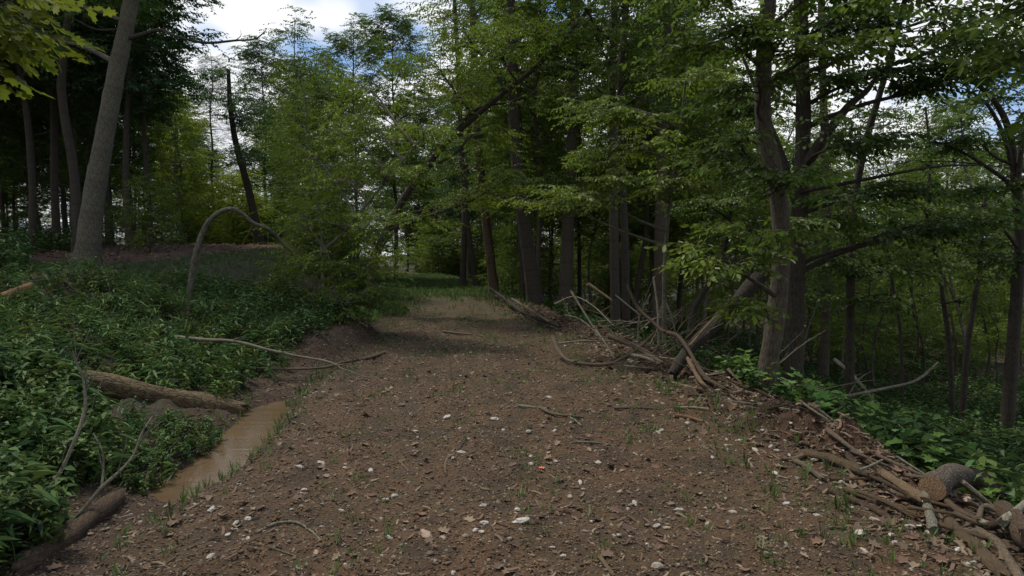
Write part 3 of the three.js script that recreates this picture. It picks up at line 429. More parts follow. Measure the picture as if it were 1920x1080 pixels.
{ // the sapling bowed over into an arch
  const W = new GB(), R = mulberry(66), g = group('bowed_sapling', 'bare grey sapling bent over into a tall arch above the weeds', 'sapling');
  const pts = [[350, 612, 11.5], [354, 560, 11.5], [362, 500, 11.5], [372, 460, 11.5], [388, 420, 11.5], [410, 399, 11.5], [434, 392, 11.5], [455, 402, 11.6], [475, 418, 11.7], [500, 428, 11.8], [520, 444, 12], [535, 462, 12.1], [548, 472, 12.2]].map((p) => at(...p));
  pts[0].y = height(pts[0].x, pts[0].z) - 0.1; const o = pts[0].clone(); g.position.copy(o); pts.forEach((p) => p.sub(o));
  tube(W, spline(pts, 5), (t) => lerp(0.058, 0.02, t), 9, { lump: 0.06, seed: 3 }); mesh('stem', W.build(), M.barkLean, g);
  const C = new GB(), B = new GB(); for (let k = 0; k < 5; k++) { const p = pts[8 + k % 5], e = p.clone().add(V(rnd(R, -0.5, 0.6), rnd(R, -0.5, 0.3), rnd(R, -0.4, 0.4))); tube(B, spline(wander(R, p, e, 3, 0.15), 3), (t) => 0.008 * (1.1 - t), 4); } mesh('twig', B.build(), M.deadGrey, g);
}

// ---- the woods that close the view: each tree stands by itself, of a few kinds
{
  const R = mulberry(900), put = [];
  const free = (x, d, gap) => put.every(([a, b]) => (a - x) ** 2 + (b - d) ** 2 > gap * gap) && (put.push([x, d]), true);
  const barks = [M.barkDark, M.bark, M.barkDark, M.barkPole];
  const some = (n, place, pick, gap, name, label, grp, o = {}) => { let made = 0; for (let k = 0; k < n * 30 && made < n; k++) { const [x, d] = place(), l = edgeL(d) - x, r = x - edgeR(d); if ((l < 0.9 && r < 0.9) || !free(x, d, gap)) continue; plant(pick[Math.floor(R() * pick.length)], name, x, d, { s: rnd(R, ...(o.s || [0.8, 1.15])), turn: R() * 6.28, tilt: 0.05, bark: barks[Math.floor(R() * 4)], label: o.where ? label + ' ' + o.where((x / d) * FOCAL + 960, d) : label, grp, category: o.category, foliage: o.foliage }); made++; } };
  const bearing = (px0, px1, d0, d1) => () => { const d = Math.sqrt(lerp(d0 * d0, d1 * d1, R())); return [(rnd(R, px0, px1) - 960) / FOCAL * d, d]; };
  for (const [px, d, k, s, label] of [
    [405, 46, 'pine', 0.84, 'dark pine with a ragged tip, left of the sky gap behind the landing'], [500, 48, 'tallC', 0.98, 'airy slim tree with a rounded top under the blue sky'], [560, 44, 'midB', 1.0, 'slim green tree right of the airy slim tree behind the landing'],
    [668, 34, 'tallB', 0.6, 'tall broad tree whose crown rises against the white cloud, above the crooked sapling'], [600, 40, 'midA', 1.1, 'rounded tree filling the gap below the broad cloud-lit crown'], [742, 38, 'tallA', 0.78, 'tall tree just right of the broad cloud-lit crown'],
    [285, 27, 'tallC', 0.95, 'tall dark tree at the right edge of the woods beyond the landing'], [245, 25, 'tallC', 1.05, 'dark trunk just right of the thick leaning grey trunk'], [205, 29, 'tallA', 0.9, 'dark trunk almost hidden by the thick leaning grey trunk'],
    [110, 26, 'tallA', 1.0, 'dark upright trunk a little left of the thick leaning grey trunk'], [60, 24, 'tallC', 1.1, 'dark upright trunk near the left edge of the photo'],
  ]) { const x = (px - 960) / FOCAL * d; put.push([x, d]); plant(k, k === 'pine' ? 'pine_tree' : 'woodland_tree', x, d, { s, turn: px, bark: M.barkDark, label }); }
  { // the slanting trunk beyond the landing
    particularTree('woodland_tree', 'slim trunk slanting to the left beyond the landing, seen through the bowed sapling', 251, { path: [[488, 465, 36], [478, 410, 36], [462, 340, 36], [442, 268, 36], [432, 200, 36], [428, 130, 36]], r: 0.24, rTop: 0.4, bark: M.barkDark, colour: GREEN.cool, L: 0.15, pads: [[440, 210, 35, 2, 0.8, 2, 90], [470, 290, 35, 1.6, 0.6, 1.6, 50], [400, 170, 36, 2, 0.8, 2, 80], [480, 200, 36, 2, 0.8, 2, 80], [430, 130, 36, 1.5, 0.8, 1.5, 60]] });
    put.push([-13.6, 36]);
  }
  const leftWoods = (px, d) => (d < 30 ? 'in front, ' : d < 38 ? 'deeper in, ' : 'deepest, ') + (px < 20 ? 'past the left edge' : px < 110 ? 'near the left edge' : 'by the leaning trunk');
  some(30, bearing(-420, 170, 22, 46), ['tallA', 'tallB', 'tallC', 'tallA', 'midA'], 2.3, 'woodland_tree', 'tall dark tree of the left woods', 'dense woods left of the landing', { s: [0.85, 1.2], where: leftWoods });
  some(18, bearing(-120, 310, 30, 52), ['midA', 'midB', 'tallC', 'tallA'], 1.8, 'woodland_tree', 'tall dark tree of the left woods', 'dense woods left of the landing', { s: [0.7, 0.95], where: leftWoods });
  some(24, bearing(-300, 330, 23, 36), ['bushA', 'bushB', 'poleB'], 1.6, 'understory_shrub', 'dark shrub under the left woods', 'shrubs under the left woods', { category: 'shrub', where: leftWoods, s: [0.35, 0.65] });
  some(26, bearing(340, 640, 39, 58), ['poleA', 'bushB', 'bushB', 'bushA', 'midB'], 1.3, 'sunlit_tint_sapling', 'bright yellow-green sapling beyond the landing,', 'bright saplings beyond the landing', { foliage: SUNLIT_LEAF, where: (px, d) => (px < 430 ? 'left of the bowed arch' : px < 540 ? 'seen through the bowed arch' : 'right of the bowed arch') + (d < 46 ? ', nearer' : ', farther back') });  // sunlight on these crowns is put in by the raised leaf colour
  some(13, bearing(560, 760, 20, 36), ['bushA', 'midA', 'bushA', 'poleB', 'bushB'], 1.4, 'verge_sapling', 'leafy young tree behind the crooked sapling,', 'trees left of the far track', { s: [0.5, 0.85], where: (px, d) => (px < 660 ? 'toward the landing' : 'toward the track') + (d < 29 ? ', nearer' : ', farther') });
  some(34, bearing(690, 960, 43, 64), ['midA', 'tallC', 'bushB', 'bushA', 'bushB'], 1.5, 'far_tree', 'dark tree closing the view', 'trees at the end of the track', { where: (px, d) => (px < 770 ? 'left of the track end' : px < 850 ? 'behind the track end' : 'right of the track end') + (d < 50 ? ', nearest rank' : d < 56 ? ', middle rank' : ', back rank') });
  some(30, bearing(930, 1500, 21, 34), ['poleA', 'poleB', 'poleB', 'midB', 'poleB'], 1.3, 'pole_sapling', 'slender sapling', 'slender saplings right of the track');
  some(26, bearing(1510, 2000, 13, 32), ['poleA', 'poleB', 'poleB'], 1.1, 'pole_sapling', 'slender sapling', 'slender saplings right of the track', { s: [0.55, 0.85] });
  some(14, bearing(1500, 2000, 16, 34), ['bushA', 'bushB'], 1.2, 'understory_shrub', 'leafy slope shrub', 'shrubs on the right slope', { category: 'shrub', s: [0.5, 0.9] });
  some(26, bearing(930, 1450, 32, 62), ['midB', 'midA', 'poleB', 'tallC', 'bushB'], 2.0, 'woodland_tree', 'yellow-green slope tree', 'trees down the right slope', { foliage: SUNLIT_LEAF });  // slope crowns wear the leaf colour with sun painted in
  some(26, bearing(1450, 2150, 28, 62), ['midB', 'midA', 'bushB', 'poleA'], 2.0, 'woodland_tree', 'yellow-green slope tree', 'trees down the right slope', { foliage: SUNLIT_LEAF });
  some(30, bearing(930, 1900, 24, 40), ['bushA', 'bushB'], 1.4, 'understory_shrub', 'leafy slope shrub', 'shrubs on the right slope', { category: 'shrub', s: [0.5, 0.9] });
  some(44, bearing(760, 2200, 64, 130), ['tallA', 'tallB', 'midA', 'tallC'], 3.5, 'hillside_tree', 'far tree across the hollow', 'hillside trees across the hollow', { s: [0.8, 1.1], where: (px, d) => (px < 1000 ? 'above the far track' : px < 1290 ? 'above the brush pile' : px < 1500 ? 'behind the pale furrowed tree' : px < 1720 ? 'right of the forked trunk' : 'at the right edge') + (d < 95 ? '' : ', uphill') });
  some(30, bearing(-250, 780, 58, 92), ['tallA', 'midA', 'tallC', 'midB', 'bushB'], 2.6, 'far_tree', 'far tree beyond the landing', 'far trees beyond the landing', { s: [0.75, 1], where: (px, d) => (px < 180 ? 'behind the left woods' : px < 400 ? 'left of the bowed arch' : px < 560 ? 'behind the bowed arch' : 'behind the crooked sapling') + (d < 76 ? '' : ', farther back') });
  some(22, bearing(330, 700, 40, 60), ['bushB', 'bushA'], 1.1, 'sunlit_tint_shrub', 'bright yellow-green shrub beyond the landing,', 'bright shrubs beyond the landing', { category: 'shrub', foliage: SUNLIT_LEAF, where: (px, d) => (px < 430 ? 'left of the bowed arch' : px < 540 ? 'through the bowed arch' : 'right of the bowed arch') + (d < 46 ? ', nearer' : d < 52 ? ', farther' : ', farthest') });  // shrub leaves carry the same painted sunlight
  // say of each look-alike where it stands: behind what, and which one from the left
  const sectors = [[1010, 'just right of the far track'], [1140, 'left of the paired dark trunks'], [1290, 'behind the brush pile'], [1425, 'behind the leaning log'], [1560, 'behind the forked trunk'], [1720, 'right of the forked trunk'], [1870, 'left of the arching tree'], [9999, 'at the far right edge']];
  const bear = (o) => 960 + o.position.x / -o.position.z * FOCAL, same = {};
  for (const o of scene.children) if (o.userData.group && o.children.some((c) => c.name === 'crown')) { if (/sapling$|slope tree$|slope shrub$/.test(o.userData.label) && o.userData.label.length < 26) o.userData.label += ' ' + sectors.find(([m]) => bear(o) < m)[1]; (same[o.userData.label] ??= []).push(o); }
  const nth = ['leftmost', 'second from left', 'third from left', 'fourth from left', 'fifth from left', 'sixth from left', 'seventh from left', 'eighth from left', 'ninth from left', 'tenth from left', 'eleventh from left', 'twelfth from left'];
  for (const list of Object.values(same)) if (list.length > 1 && list.length <= 12) list.sort((a, b) => bear(a) - bear(b)).forEach((o, k) => { o.userData.label = nth[k] + ', ' + o.userData.label; });
  // woods behind and beside the camera, which shade the near ground
  some(6, () => [rnd(R, -22, -7.5), rnd(R, -18, 6)], ['tallA', 'tallB', 'tallC'], 3.2, 'woodland_tree', 'tall tree beside the near track, outside the left edge of the photo', 'woods beside the near track');
  some(5, () => [rnd(R, 8, 22), rnd(R, -18, 4)], ['tallA', 'tallB', 'tallC'], 3.2, 'woodland_tree', 'tall tree on the slope beside the near track, outside the right edge', 'woods on the slope beside the near track');
}
console.log('trees', tally);

// ------------------------------------------------------------------ ground cover that nobody could count
function herb(seed, { n, h, L, wide = 0.28, shape = LANCE, colour, stem = 0.004, lean = 0.3, from = 0.15, droop = 0.5, branches = 1, up = 0.5 }) {
  const R = mulberry(seed), g = new GB();
  for (let b = 0; b < branches; b++) {
    const a0 = R() * 6.28, top = V(Math.cos(a0) * lean * h * R(), h * rnd(R, 0.75, 1.05), Math.sin(a0) * lean * h * R()), o = V(branches > 1 ? rnd(R, -0.05, 0.05) : 0, -0.04, branches > 1 ? rnd(R, -0.05, 0.05) : 0), path = spline(wander(R, o, top, 3, 0.08), 2);
    const before = g.p.length / 3; g.u = []; tube(g, path, (t) => stem * (1.15 - t), 3, { cap: false }); for (let k = before; k < g.p.length / 3; k++) g.c.push(colour[0] * 1.1, colour[1] * 0.8, colour[2]);
    for (let k = 0; k < n; k++) {
      const t = lerp(from, 1, (k + R() * 0.5) / n), p = path[0].clone().lerp(top, Math.min(1, t)), a = k * 2.4 + R(), el = rnd(R, up - 0.45, up + 0.25);
      _f.set(Math.cos(a) * Math.cos(el), Math.sin(el), Math.sin(a) * Math.cos(el)); _w.set(-Math.cos(a) * Math.sin(el), Math.cos(el), -Math.sin(a) * Math.sin(el)).add(V(rnd(R, -0.35, 0.35), 0, rnd(R, -0.35, 0.35))); _w.addScaledVector(_f, -_w.dot(_f)).normalize();
      const l = L * rnd(R, 0.7, 1.15) * (1 - 0.35 * Math.abs(t - 0.6)); leaf(g, p, _f, _w, l, l * wide, leafColour(R, colour, 0.22), shape, rnd(R, 0.1, 0.35), droop * rnd(R, 0.4, 1.1));
    }
  }
  g.u = []; return g.build();
}
function tuft(seed, { n, h, w, colour, splay = 0.7 }) {
  const R = mulberry(seed), g = new GB();
  for (let k = 0; k < n; k++) {
    const a = R() * 6.283, s = splay * R(), hh = h * rnd(R, 0.55, 1.1), o = V(rnd(R, -0.025, 0.025), -0.01, rnd(R, -0.025, 0.025)); _f.set(Math.cos(a) * s, 1, Math.sin(a) * s).normalize(); _w.set(-Math.cos(a), s, -Math.sin(a)).normalize();
    leaf(g, o, _f, _w, hh, w, leafColour(R, colour, 0.25), [[0.5, 0.1], [0.4, 0.55]], 0.05, -rnd(R, 0.1, 0.6) * s);
  }
  return g.build();
}
const STUFF = {};
function scatter(name, label, category, variants, material, seed, count, place) {
  const R = mulberry(seed), lists = variants.map(() => []), q = new THREE.Quaternion(), e = new THREE.Euler(), m = new THREE.Matrix4();
  for (let k = 0; k < count; k++) { const o = place(R); if (!o) continue; const v = Math.floor((o.v ?? R()) * variants.length) % variants.length; lists[v].push([o, R() * 6.283, R(), R()]); }
  const root = new THREE.Group(); root.name = numbered(name); root.userData = { kind: 'stuff', label, category }; scene.add(root);
  variants.forEach((g, v) => {
    if (!lists[v].length) return;
    const im = new THREE.InstancedMesh(g, material, lists[v].length), c = new THREE.Color(); im.name = name; im.castShadow = im.receiveShadow = true; im.userData = { kind: 'stuff' };
    lists[v].forEach(([o, a, r1, r2], k) => {
      const y = o.y ?? height(o.x, o.z), t = o.tilt ?? 0.25; e.set((r1 - 0.5) * 2 * t, a, (r2 - 0.5) * 2 * t); q.setFromEuler(e); const s = o.s ?? 1;
      m.compose(V(o.x, y + (o.lift || 0), o.z), q, V(s * (o.sx || 1), s * (o.sy || 1), s * (o.sz || 1))); im.setMatrixAt(k, m); const w = o.c || [1, 1, 1]; im.setColorAt(k, c.setRGB(...w));
    });
    root.add(im);
  });
  return root;
}
// the weeds stay low and thin round the long log, where the bank was scraped
const lowByLog = (x, z) => { const px = 960 - x / z * FOCAL, d = -z; return px > 185 && px < 480 && d > 4.6 && d < 7.0 ? 0.5 : 1; };
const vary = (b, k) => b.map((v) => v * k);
const hue = (R, k = 0.25) => { const b = 1 + k * (R() * 2 - 1), y = k * (R() - 0.5); return [b * (1 + y), b, b * (1 - y)]; };
const keepOut = [[at(190, 735, 6.7), at(440, 780, 7.0), 0.3], [at(215, 750, 6.3), at(440, 800, 6.8), 0.32], [at(120, 1030, 4.2), at(225, 960, 4.6), 0.2], [at(340, 620, 11), at(352, 600, 11.4), 0.35]];
const clear = (x, z) => keepOut.every(([a, b, r]) => { const ux = b.x - a.x, uz = b.z - a.z, t = clamp(((x - a.x) * ux + (z - a.z) * uz) / (ux * ux + uz * uz)); return Math.hypot(a.x + ux * t - x, a.z + uz * t - z) > r; });
const weedy = (x, z) => 0.5 + 0.5 * fbm2(x * 0.55 + 20, z * 0.55, 3) * 1.6;
const lance = [herb(1, { n: 12, h: 0.42, L: 0.17, wide: 0.2, colour: [0.062, 0.115, 0.032] }), herb(2, { n: 15, h: 0.44, L: 0.15, wide: 0.19, colour: [0.072, 0.128, 0.032] }), herb(3, { n: 11, h: 0.3, L: 0.16, wide: 0.2, colour: [0.055, 0.105, 0.034] }), herb(4, { n: 15, h: 0.34, L: 0.1, wide: 0.2, colour: [0.105, 0.155, 0.034] })];
const broad = [herb(11, { n: 14, h: 0.34, L: 0.075, wide: 0.62, shape: OVAL, colour: [0.068, 0.125, 0.03], branches: 2, up: 0.25 }), herb(12, { n: 12, h: 0.26, L: 0.065, wide: 0.66, shape: OVAL, colour: [0.085, 0.145, 0.034], branches: 2, up: 0.2 }), herb(13, { n: 18, h: 0.55, L: 0.07, wide: 0.6, shape: OVAL, colour: [0.062, 0.115, 0.03], branches: 2, up: 0.3 })];
const bladed = [tuft(21, { n: 14, h: 0.3, w: 0.0066, colour: [0.085, 0.145, 0.034] }), tuft(22, { n: 16, h: 0.22, w: 0.0060, colour: [0.10, 0.155, 0.036], splay: 1 }), tuft(23, { n: 10, h: 0.36, w: 0.0072, colour: [0.075, 0.13, 0.034], splay: 0.9 })];
const sprig = [tuft(31, { n: 7, h: 0.075, w: 0.006, colour: [0.085, 0.13, 0.035], splay: 1.3 }), tuft(32, { n: 9, h: 0.055, w: 0.007, colour: [0.075, 0.115, 0.034], splay: 1.6 }), herb(33, { n: 7, h: 0.06, L: 0.03, wide: 0.5, shape: OVAL, colour: [0.07, 0.12, 0.035], stem: 0.0015 })];
const vine = [herb(41, { n: 9, h: 0.5, L: 0.13, wide: 0.62, shape: LOBED, colour: [0.095, 0.175, 0.036], up: 0.15, droop: 0.35, stem: 0.004 }), herb(42, { n: 7, h: 0.4, L: 0.15, wide: 0.62, shape: LOBED, colour: [0.085, 0.16, 0.034], up: 0.1, droop: 0.4, stem: 0.004 }), herb(43, { n: 8, h: 0.32, L: 0.11, wide: 0.7, shape: OVAL, colour: [0.08, 0.155, 0.034], up: 0.2, droop: 0.4 })];
const bare = (R, d, l) => d + 0.8 * R() > 13.6 && l > 2.6;
const bankPlace = (d0, d1, l0, l1) => (R) => { const d = lerp(d0, d1, Math.pow(R(), 1.1)), l = lerp(l0, l1, R()), x = edgeL(d) - l, z = -d; if (d > 17.5 && l > 4.2) return null; return { x, z, d, l }; };
scatter('bank_weeds', 'dense lance-leaved green weeds covering the bank left of the track', 'weeds', lance, HERB, 301, 5600, (R) => { const o = bankPlace(4.8, 17, 0.5, 8.5)(R); if (!o || bare(R, o.d, o.l) || !clear(o.x, o.z) || R() > weedy(o.x, o.z) + 0.45 || o.l < 0.55 + 0.25 * R()) return null; return { ...o, s: lowByLog(o.x, o.z) * rnd(R, 0.65, 1.1) * (1 - 0.6 * smooth(2.8, 5.2, o.l) * smooth(7, 11, o.d)), tilt: 0.4, c: hue(R, 0.4) }; });
scatter('bank_undergrowth', 'small round-leaved plants growing low on the left bank by the ditch', 'undergrowth', broad, HERB, 302, 1500, (R) => { const o = bankPlace(3.4, 16, 0.42, 7)(R); if (!o || bare(R, o.d, o.l) || !clear(o.x, o.z) || R() > 0.25 + 1.1 * smooth(-0.3, 0.35, noise2(o.x * 1.6, o.z * 1.6)) || (weedy(o.x, o.z) > 0.62 && o.d > 6)) return null; return { ...o, s: lowByLog(o.x, o.z) * rnd(R, 0.55, 1.15) * (1 - 0.6 * smooth(2.8, 5.2, o.l) * smooth(7, 11, o.d)), tilt: 0.4, c: hue(R, 0.4) }; });
scatter('ditch_shrubs', 'tangle of small-leaved shrubs and weeds in the lower left corner by the ditch', 'undergrowth', [...broad, lance[0], lance[3]], HERB, 307, 2600, (R) => { const o = bankPlace(3.3, 6.4, 0.42, 2.8)(R); if (!clear(o.x, o.z) || R() > 0.35 + smooth(-0.3, 0.2, noise2(o.x * 2.3, o.z * 2.3))) return null; return { ...o, s: lowByLog(o.x, o.z) * rnd(R, 0.5, 1.15), tilt: 0.45, c: hue(R, 0.4) }; });
scatter('bank_grass', 'bright green grass on the upper bank and the edge of the landing', 'grass', bladed, GRASS, 303, 22000, (R) => { const d = lerp(8, 40, Math.pow(R(), 1.3)), l = lerp(0.25, 12, R()), x = edgeL(d) - l, z = -d; const n = fbm2(x * 0.7, z * 0.5, 4); if (d < 13.6 ? weedy(x, z) > 0.55 || l < 1 : l > 6.0 - 0.3 * (d - 20) - n && d > 17.6) return null; return { x, z, s: (d > 14 && l > 1.5) || l > 4 ? rnd(R, 0.25, 0.45) : rnd(R, 0.6, 1.0), tilt: 0.2, c: hue(R) }; });
scatter('track_grass', 'short grass greening the far part of the dirt track', 'grass', bladed, GRASS, 304, 24000, (R) => { const d = lerp(17, 46, Math.pow(R(), 0.8)), l = edgeL(d), r = edgeR(d), x = lerp(l - 1.2, r + 0.6, R()), t = (x - l) / (r - l); if (Math.abs(t - 0.5) < 0.34 && R() < 0.9 - smooth(20, 30, d) * 0.8) return null; if (d < 24 && t > 0.3 && R() < 0.8) return null; return { x, z: -d, s: rnd(R, 0.35, 0.7), c: hue(R) }; });
scatter('track_sprigs', 'thin sprigs of grass and seedlings sprouting on the bare track', 'grass', sprig, GRASS, 305, 5200, (R) => { const d = lerp(3.2, 18, Math.pow(R(), 0.9)), l = edgeL(d), r = edgeR(d), x = lerp(l - 0.1, r + 0.2, R()), t = (x - l) / (r - l), n = fbm2(x * 0.9 - 4, -d * 0.5, 3); const want = smooth(-0.05, 0.35, n) * 0.65 + 0.8 * smooth(0.62, 0.85, t) * (1 - smooth(0.93, 1, t)) * smooth(-0.2, 0.2, n) + 0.45 * smooth(0.12, 0, t) + 0.25 * Math.exp(-Math.pow((t - 0.48) / 0.1, 2)) * smooth(-0.2, 0.2, n); if (R() > want) return null; return { x, z: -d, s: rnd(R, 0.5, 1.25), c: hue(R) }; });
scatter('ditch_grass', 'thin wet grass tufts along the ditch and the berm edge', 'grass', bladed, GRASS, 306, 420, (R) => { const right = R() < 0.45, d = rnd(R, 3.4, right ? 9 : 10), x = right ? edgeR(d) - rnd(R, 0.15, 0.9) : edgeL(d) + (R() < 0.35 ? rnd(R, -0.08, 0.16) : -rnd(R, 0.42, 0.9)); if (right && fbm2(x, d, 2) < 0) return null; return { x, z: -d, s: rnd(R, 0.2, 0.5), c: hue(R) }; });
const slope = (R, d0, d1, r0, r1, p = 1.2) => { const d = lerp(d0, d1, Math.pow(R(), p)), r = lerp(r0, r1, Math.pow(R(), 1.15)), x = edgeR(d) + r; return { x, z: -d, d, r }; };
scatter('slope_undergrowth', 'leafy green undergrowth on the wooded slope below the berm', 'undergrowth', [...broad, lance[0], lance[1]], HERB, 311, 9000, (R) => { const o = slope(R, 3.5, 34, 0.75, 17); if (R() > weedy(o.x, o.z) + 0.4) return null; return { ...o, s: rnd(R, 0.8, 1.5), tilt: 0.35, c: hue(R) }; });
scatter('slope_vines', 'broad bright vine leaves spilling below the berm and round the pale trunk', 'vines', vine, HERB, 312, 560, (R) => { const o = R() < 0.72 ? slope(R, 4, 12, 0.55, 5, 1.1) : slope(R, 6.9, 8.6, 0.25, 1.2); if (R() > smooth(-0.25, 0.3, fbm2(o.x * 0.8, o.z * 0.8 + 3, 2)) + 0.15) return null; return { ...o, s: rnd(R, 0.6, 1.15), tilt: 0.4, c: hue(R) }; });
scatter('woods_floor_cover', 'low dark plants under the woods left of the landing', 'undergrowth', broad, HERB, 313, 4200, (R) => { const d = rnd(R, 9, 40), x = -rnd(R, 9, 34); const px = 960 + x / d * FOCAL; if (px > 370 || px < -250 || (px > 60 && d < 22) || (edgeL(d) - x < 15 && d > 17.5 && px > 180)) return null; return { x, z: -d, s: rnd(R, 1.2, 2.4), tilt: 0.35, c: hue(R) }; });

// ---- grit, chips and litter
function pebbleGeometry(seed, flat = 0.6, detail = 0) {
  const g = new THREE.IcosahedronGeometry(0.5, detail), p = g.attributes.position, R = mulberry(seed), ox = R() * 50; const v = V(0, 0, 0);
  for (let k = 0; k < p.count; k++) { v.fromBufferAttribute(p, k); const n = 1 + 0.32 * noise3(v.x * 2.2 + ox, v.y * 2.2, v.z * 2.2) + 0.1 * noise3(v.x * 5, v.y * 5 + ox, v.z * 5); v.multiplyScalar(n); p.setXYZ(k, v.x * 1.15, v.y * flat, v.z * 0.85); }
  g.computeVertexNormals(); return g;
}
const stoneTex = texture(128, 128, (u, v) => { const k = 0.8 + 0.16 * wrapNoise(u, v, 8, 8, 61) + 0.1 * wrapNoise(u, v, 40, 40, 66); return [k, k * 0.985, k * 0.96]; });
const GRIT = new THREE.MeshStandardMaterial({ color: 0xffffff, roughness: 0.95 }), STONE = [[0.42, 0.385, 0.33], [0.36, 0.33, 0.285], [0.5, 0.47, 0.42], [0.34, 0.29, 0.23], [0.36, 0.27, 0.2]].map((c) => new THREE.MeshStandardMaterial({ color: new THREE.Color().setRGB(...c), map: stoneTex, roughness: 0.9 }));
const grit = [71, 72, 73, 74].map((s) => pebbleGeometry(s, 0.55));
const onTrack = (R, d0, d1, p, over = 0.3) => { const d = lerp(d0, d1, Math.pow(R(), p)), x = lerp(edgeL(d) - 0.85, edgeR(d) + over, R()); return { x, z: -d, d }; };
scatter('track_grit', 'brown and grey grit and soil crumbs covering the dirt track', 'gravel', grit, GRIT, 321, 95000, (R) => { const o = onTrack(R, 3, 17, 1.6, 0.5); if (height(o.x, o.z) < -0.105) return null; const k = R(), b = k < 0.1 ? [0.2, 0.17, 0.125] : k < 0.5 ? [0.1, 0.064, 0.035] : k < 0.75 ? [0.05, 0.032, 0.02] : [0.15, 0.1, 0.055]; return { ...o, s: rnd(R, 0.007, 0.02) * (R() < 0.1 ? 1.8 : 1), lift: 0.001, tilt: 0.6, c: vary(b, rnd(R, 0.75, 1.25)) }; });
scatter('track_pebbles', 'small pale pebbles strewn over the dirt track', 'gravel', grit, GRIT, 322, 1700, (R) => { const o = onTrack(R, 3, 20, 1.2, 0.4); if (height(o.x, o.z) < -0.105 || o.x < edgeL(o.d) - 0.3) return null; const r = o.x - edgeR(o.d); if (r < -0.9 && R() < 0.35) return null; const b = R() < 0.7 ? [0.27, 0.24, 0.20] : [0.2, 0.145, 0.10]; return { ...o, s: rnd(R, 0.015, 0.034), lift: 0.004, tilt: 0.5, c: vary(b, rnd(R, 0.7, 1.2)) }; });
const chip = (() => { const g = new THREE.BoxGeometry(1, 0.12, 0.22, 3, 1, 1), p = g.attributes.position; for (let k = 0; k < p.count; k++) { p.setY(k, p.getY(k) + 0.1 * Math.sin(p.getX(k) * 4)); p.setZ(k, p.getZ(k) * (1 - 0.7 * Math.abs(p.getX(k))) + 0.08 * Math.cos(p.getX(k) * 5)); } g.computeVertexNormals(); return g; })();
const deadLeaf = (s) => { const R = mulberry(s), g = new GB(); leaf(g, V(-0.5, 0.06, 0), V(1, 0, 0), V(0, 1, 0), 1, 0.6, [1, 1, 1], LOBED, 0.45, rnd(R, -0.3, 0.3)); return g.build(); };
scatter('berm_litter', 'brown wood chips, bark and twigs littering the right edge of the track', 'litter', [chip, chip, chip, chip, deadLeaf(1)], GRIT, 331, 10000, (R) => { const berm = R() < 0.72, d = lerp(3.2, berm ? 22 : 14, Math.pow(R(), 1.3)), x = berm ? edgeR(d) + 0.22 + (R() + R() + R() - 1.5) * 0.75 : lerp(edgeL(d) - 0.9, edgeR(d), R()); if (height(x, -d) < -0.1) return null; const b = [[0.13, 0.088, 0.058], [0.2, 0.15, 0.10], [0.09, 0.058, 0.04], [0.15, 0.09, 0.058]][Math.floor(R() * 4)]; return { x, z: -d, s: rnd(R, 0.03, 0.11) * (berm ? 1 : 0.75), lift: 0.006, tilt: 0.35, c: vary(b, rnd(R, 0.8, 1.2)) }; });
scatter('woods_litter', 'dead brown leaves lying on the forest floor', 'litter', [deadLeaf(2), deadLeaf(3)], GRIT, 332, 9000, (R) => { const o = R() < 0.8 ? slope(R, 4, 30, 0.5, 14) : { x: edgeL(10) - rnd(R, 6, 14), z: -rnd(R, 19, 33) }; const b = [[0.14, 0.095, 0.055], [0.10, 0.07, 0.042], [0.19, 0.14, 0.08]][Math.floor(R() * 3)]; return { ...o, s: rnd(R, 0.06, 0.11), lift: 0.012, tilt: 0.4, c: b }; });

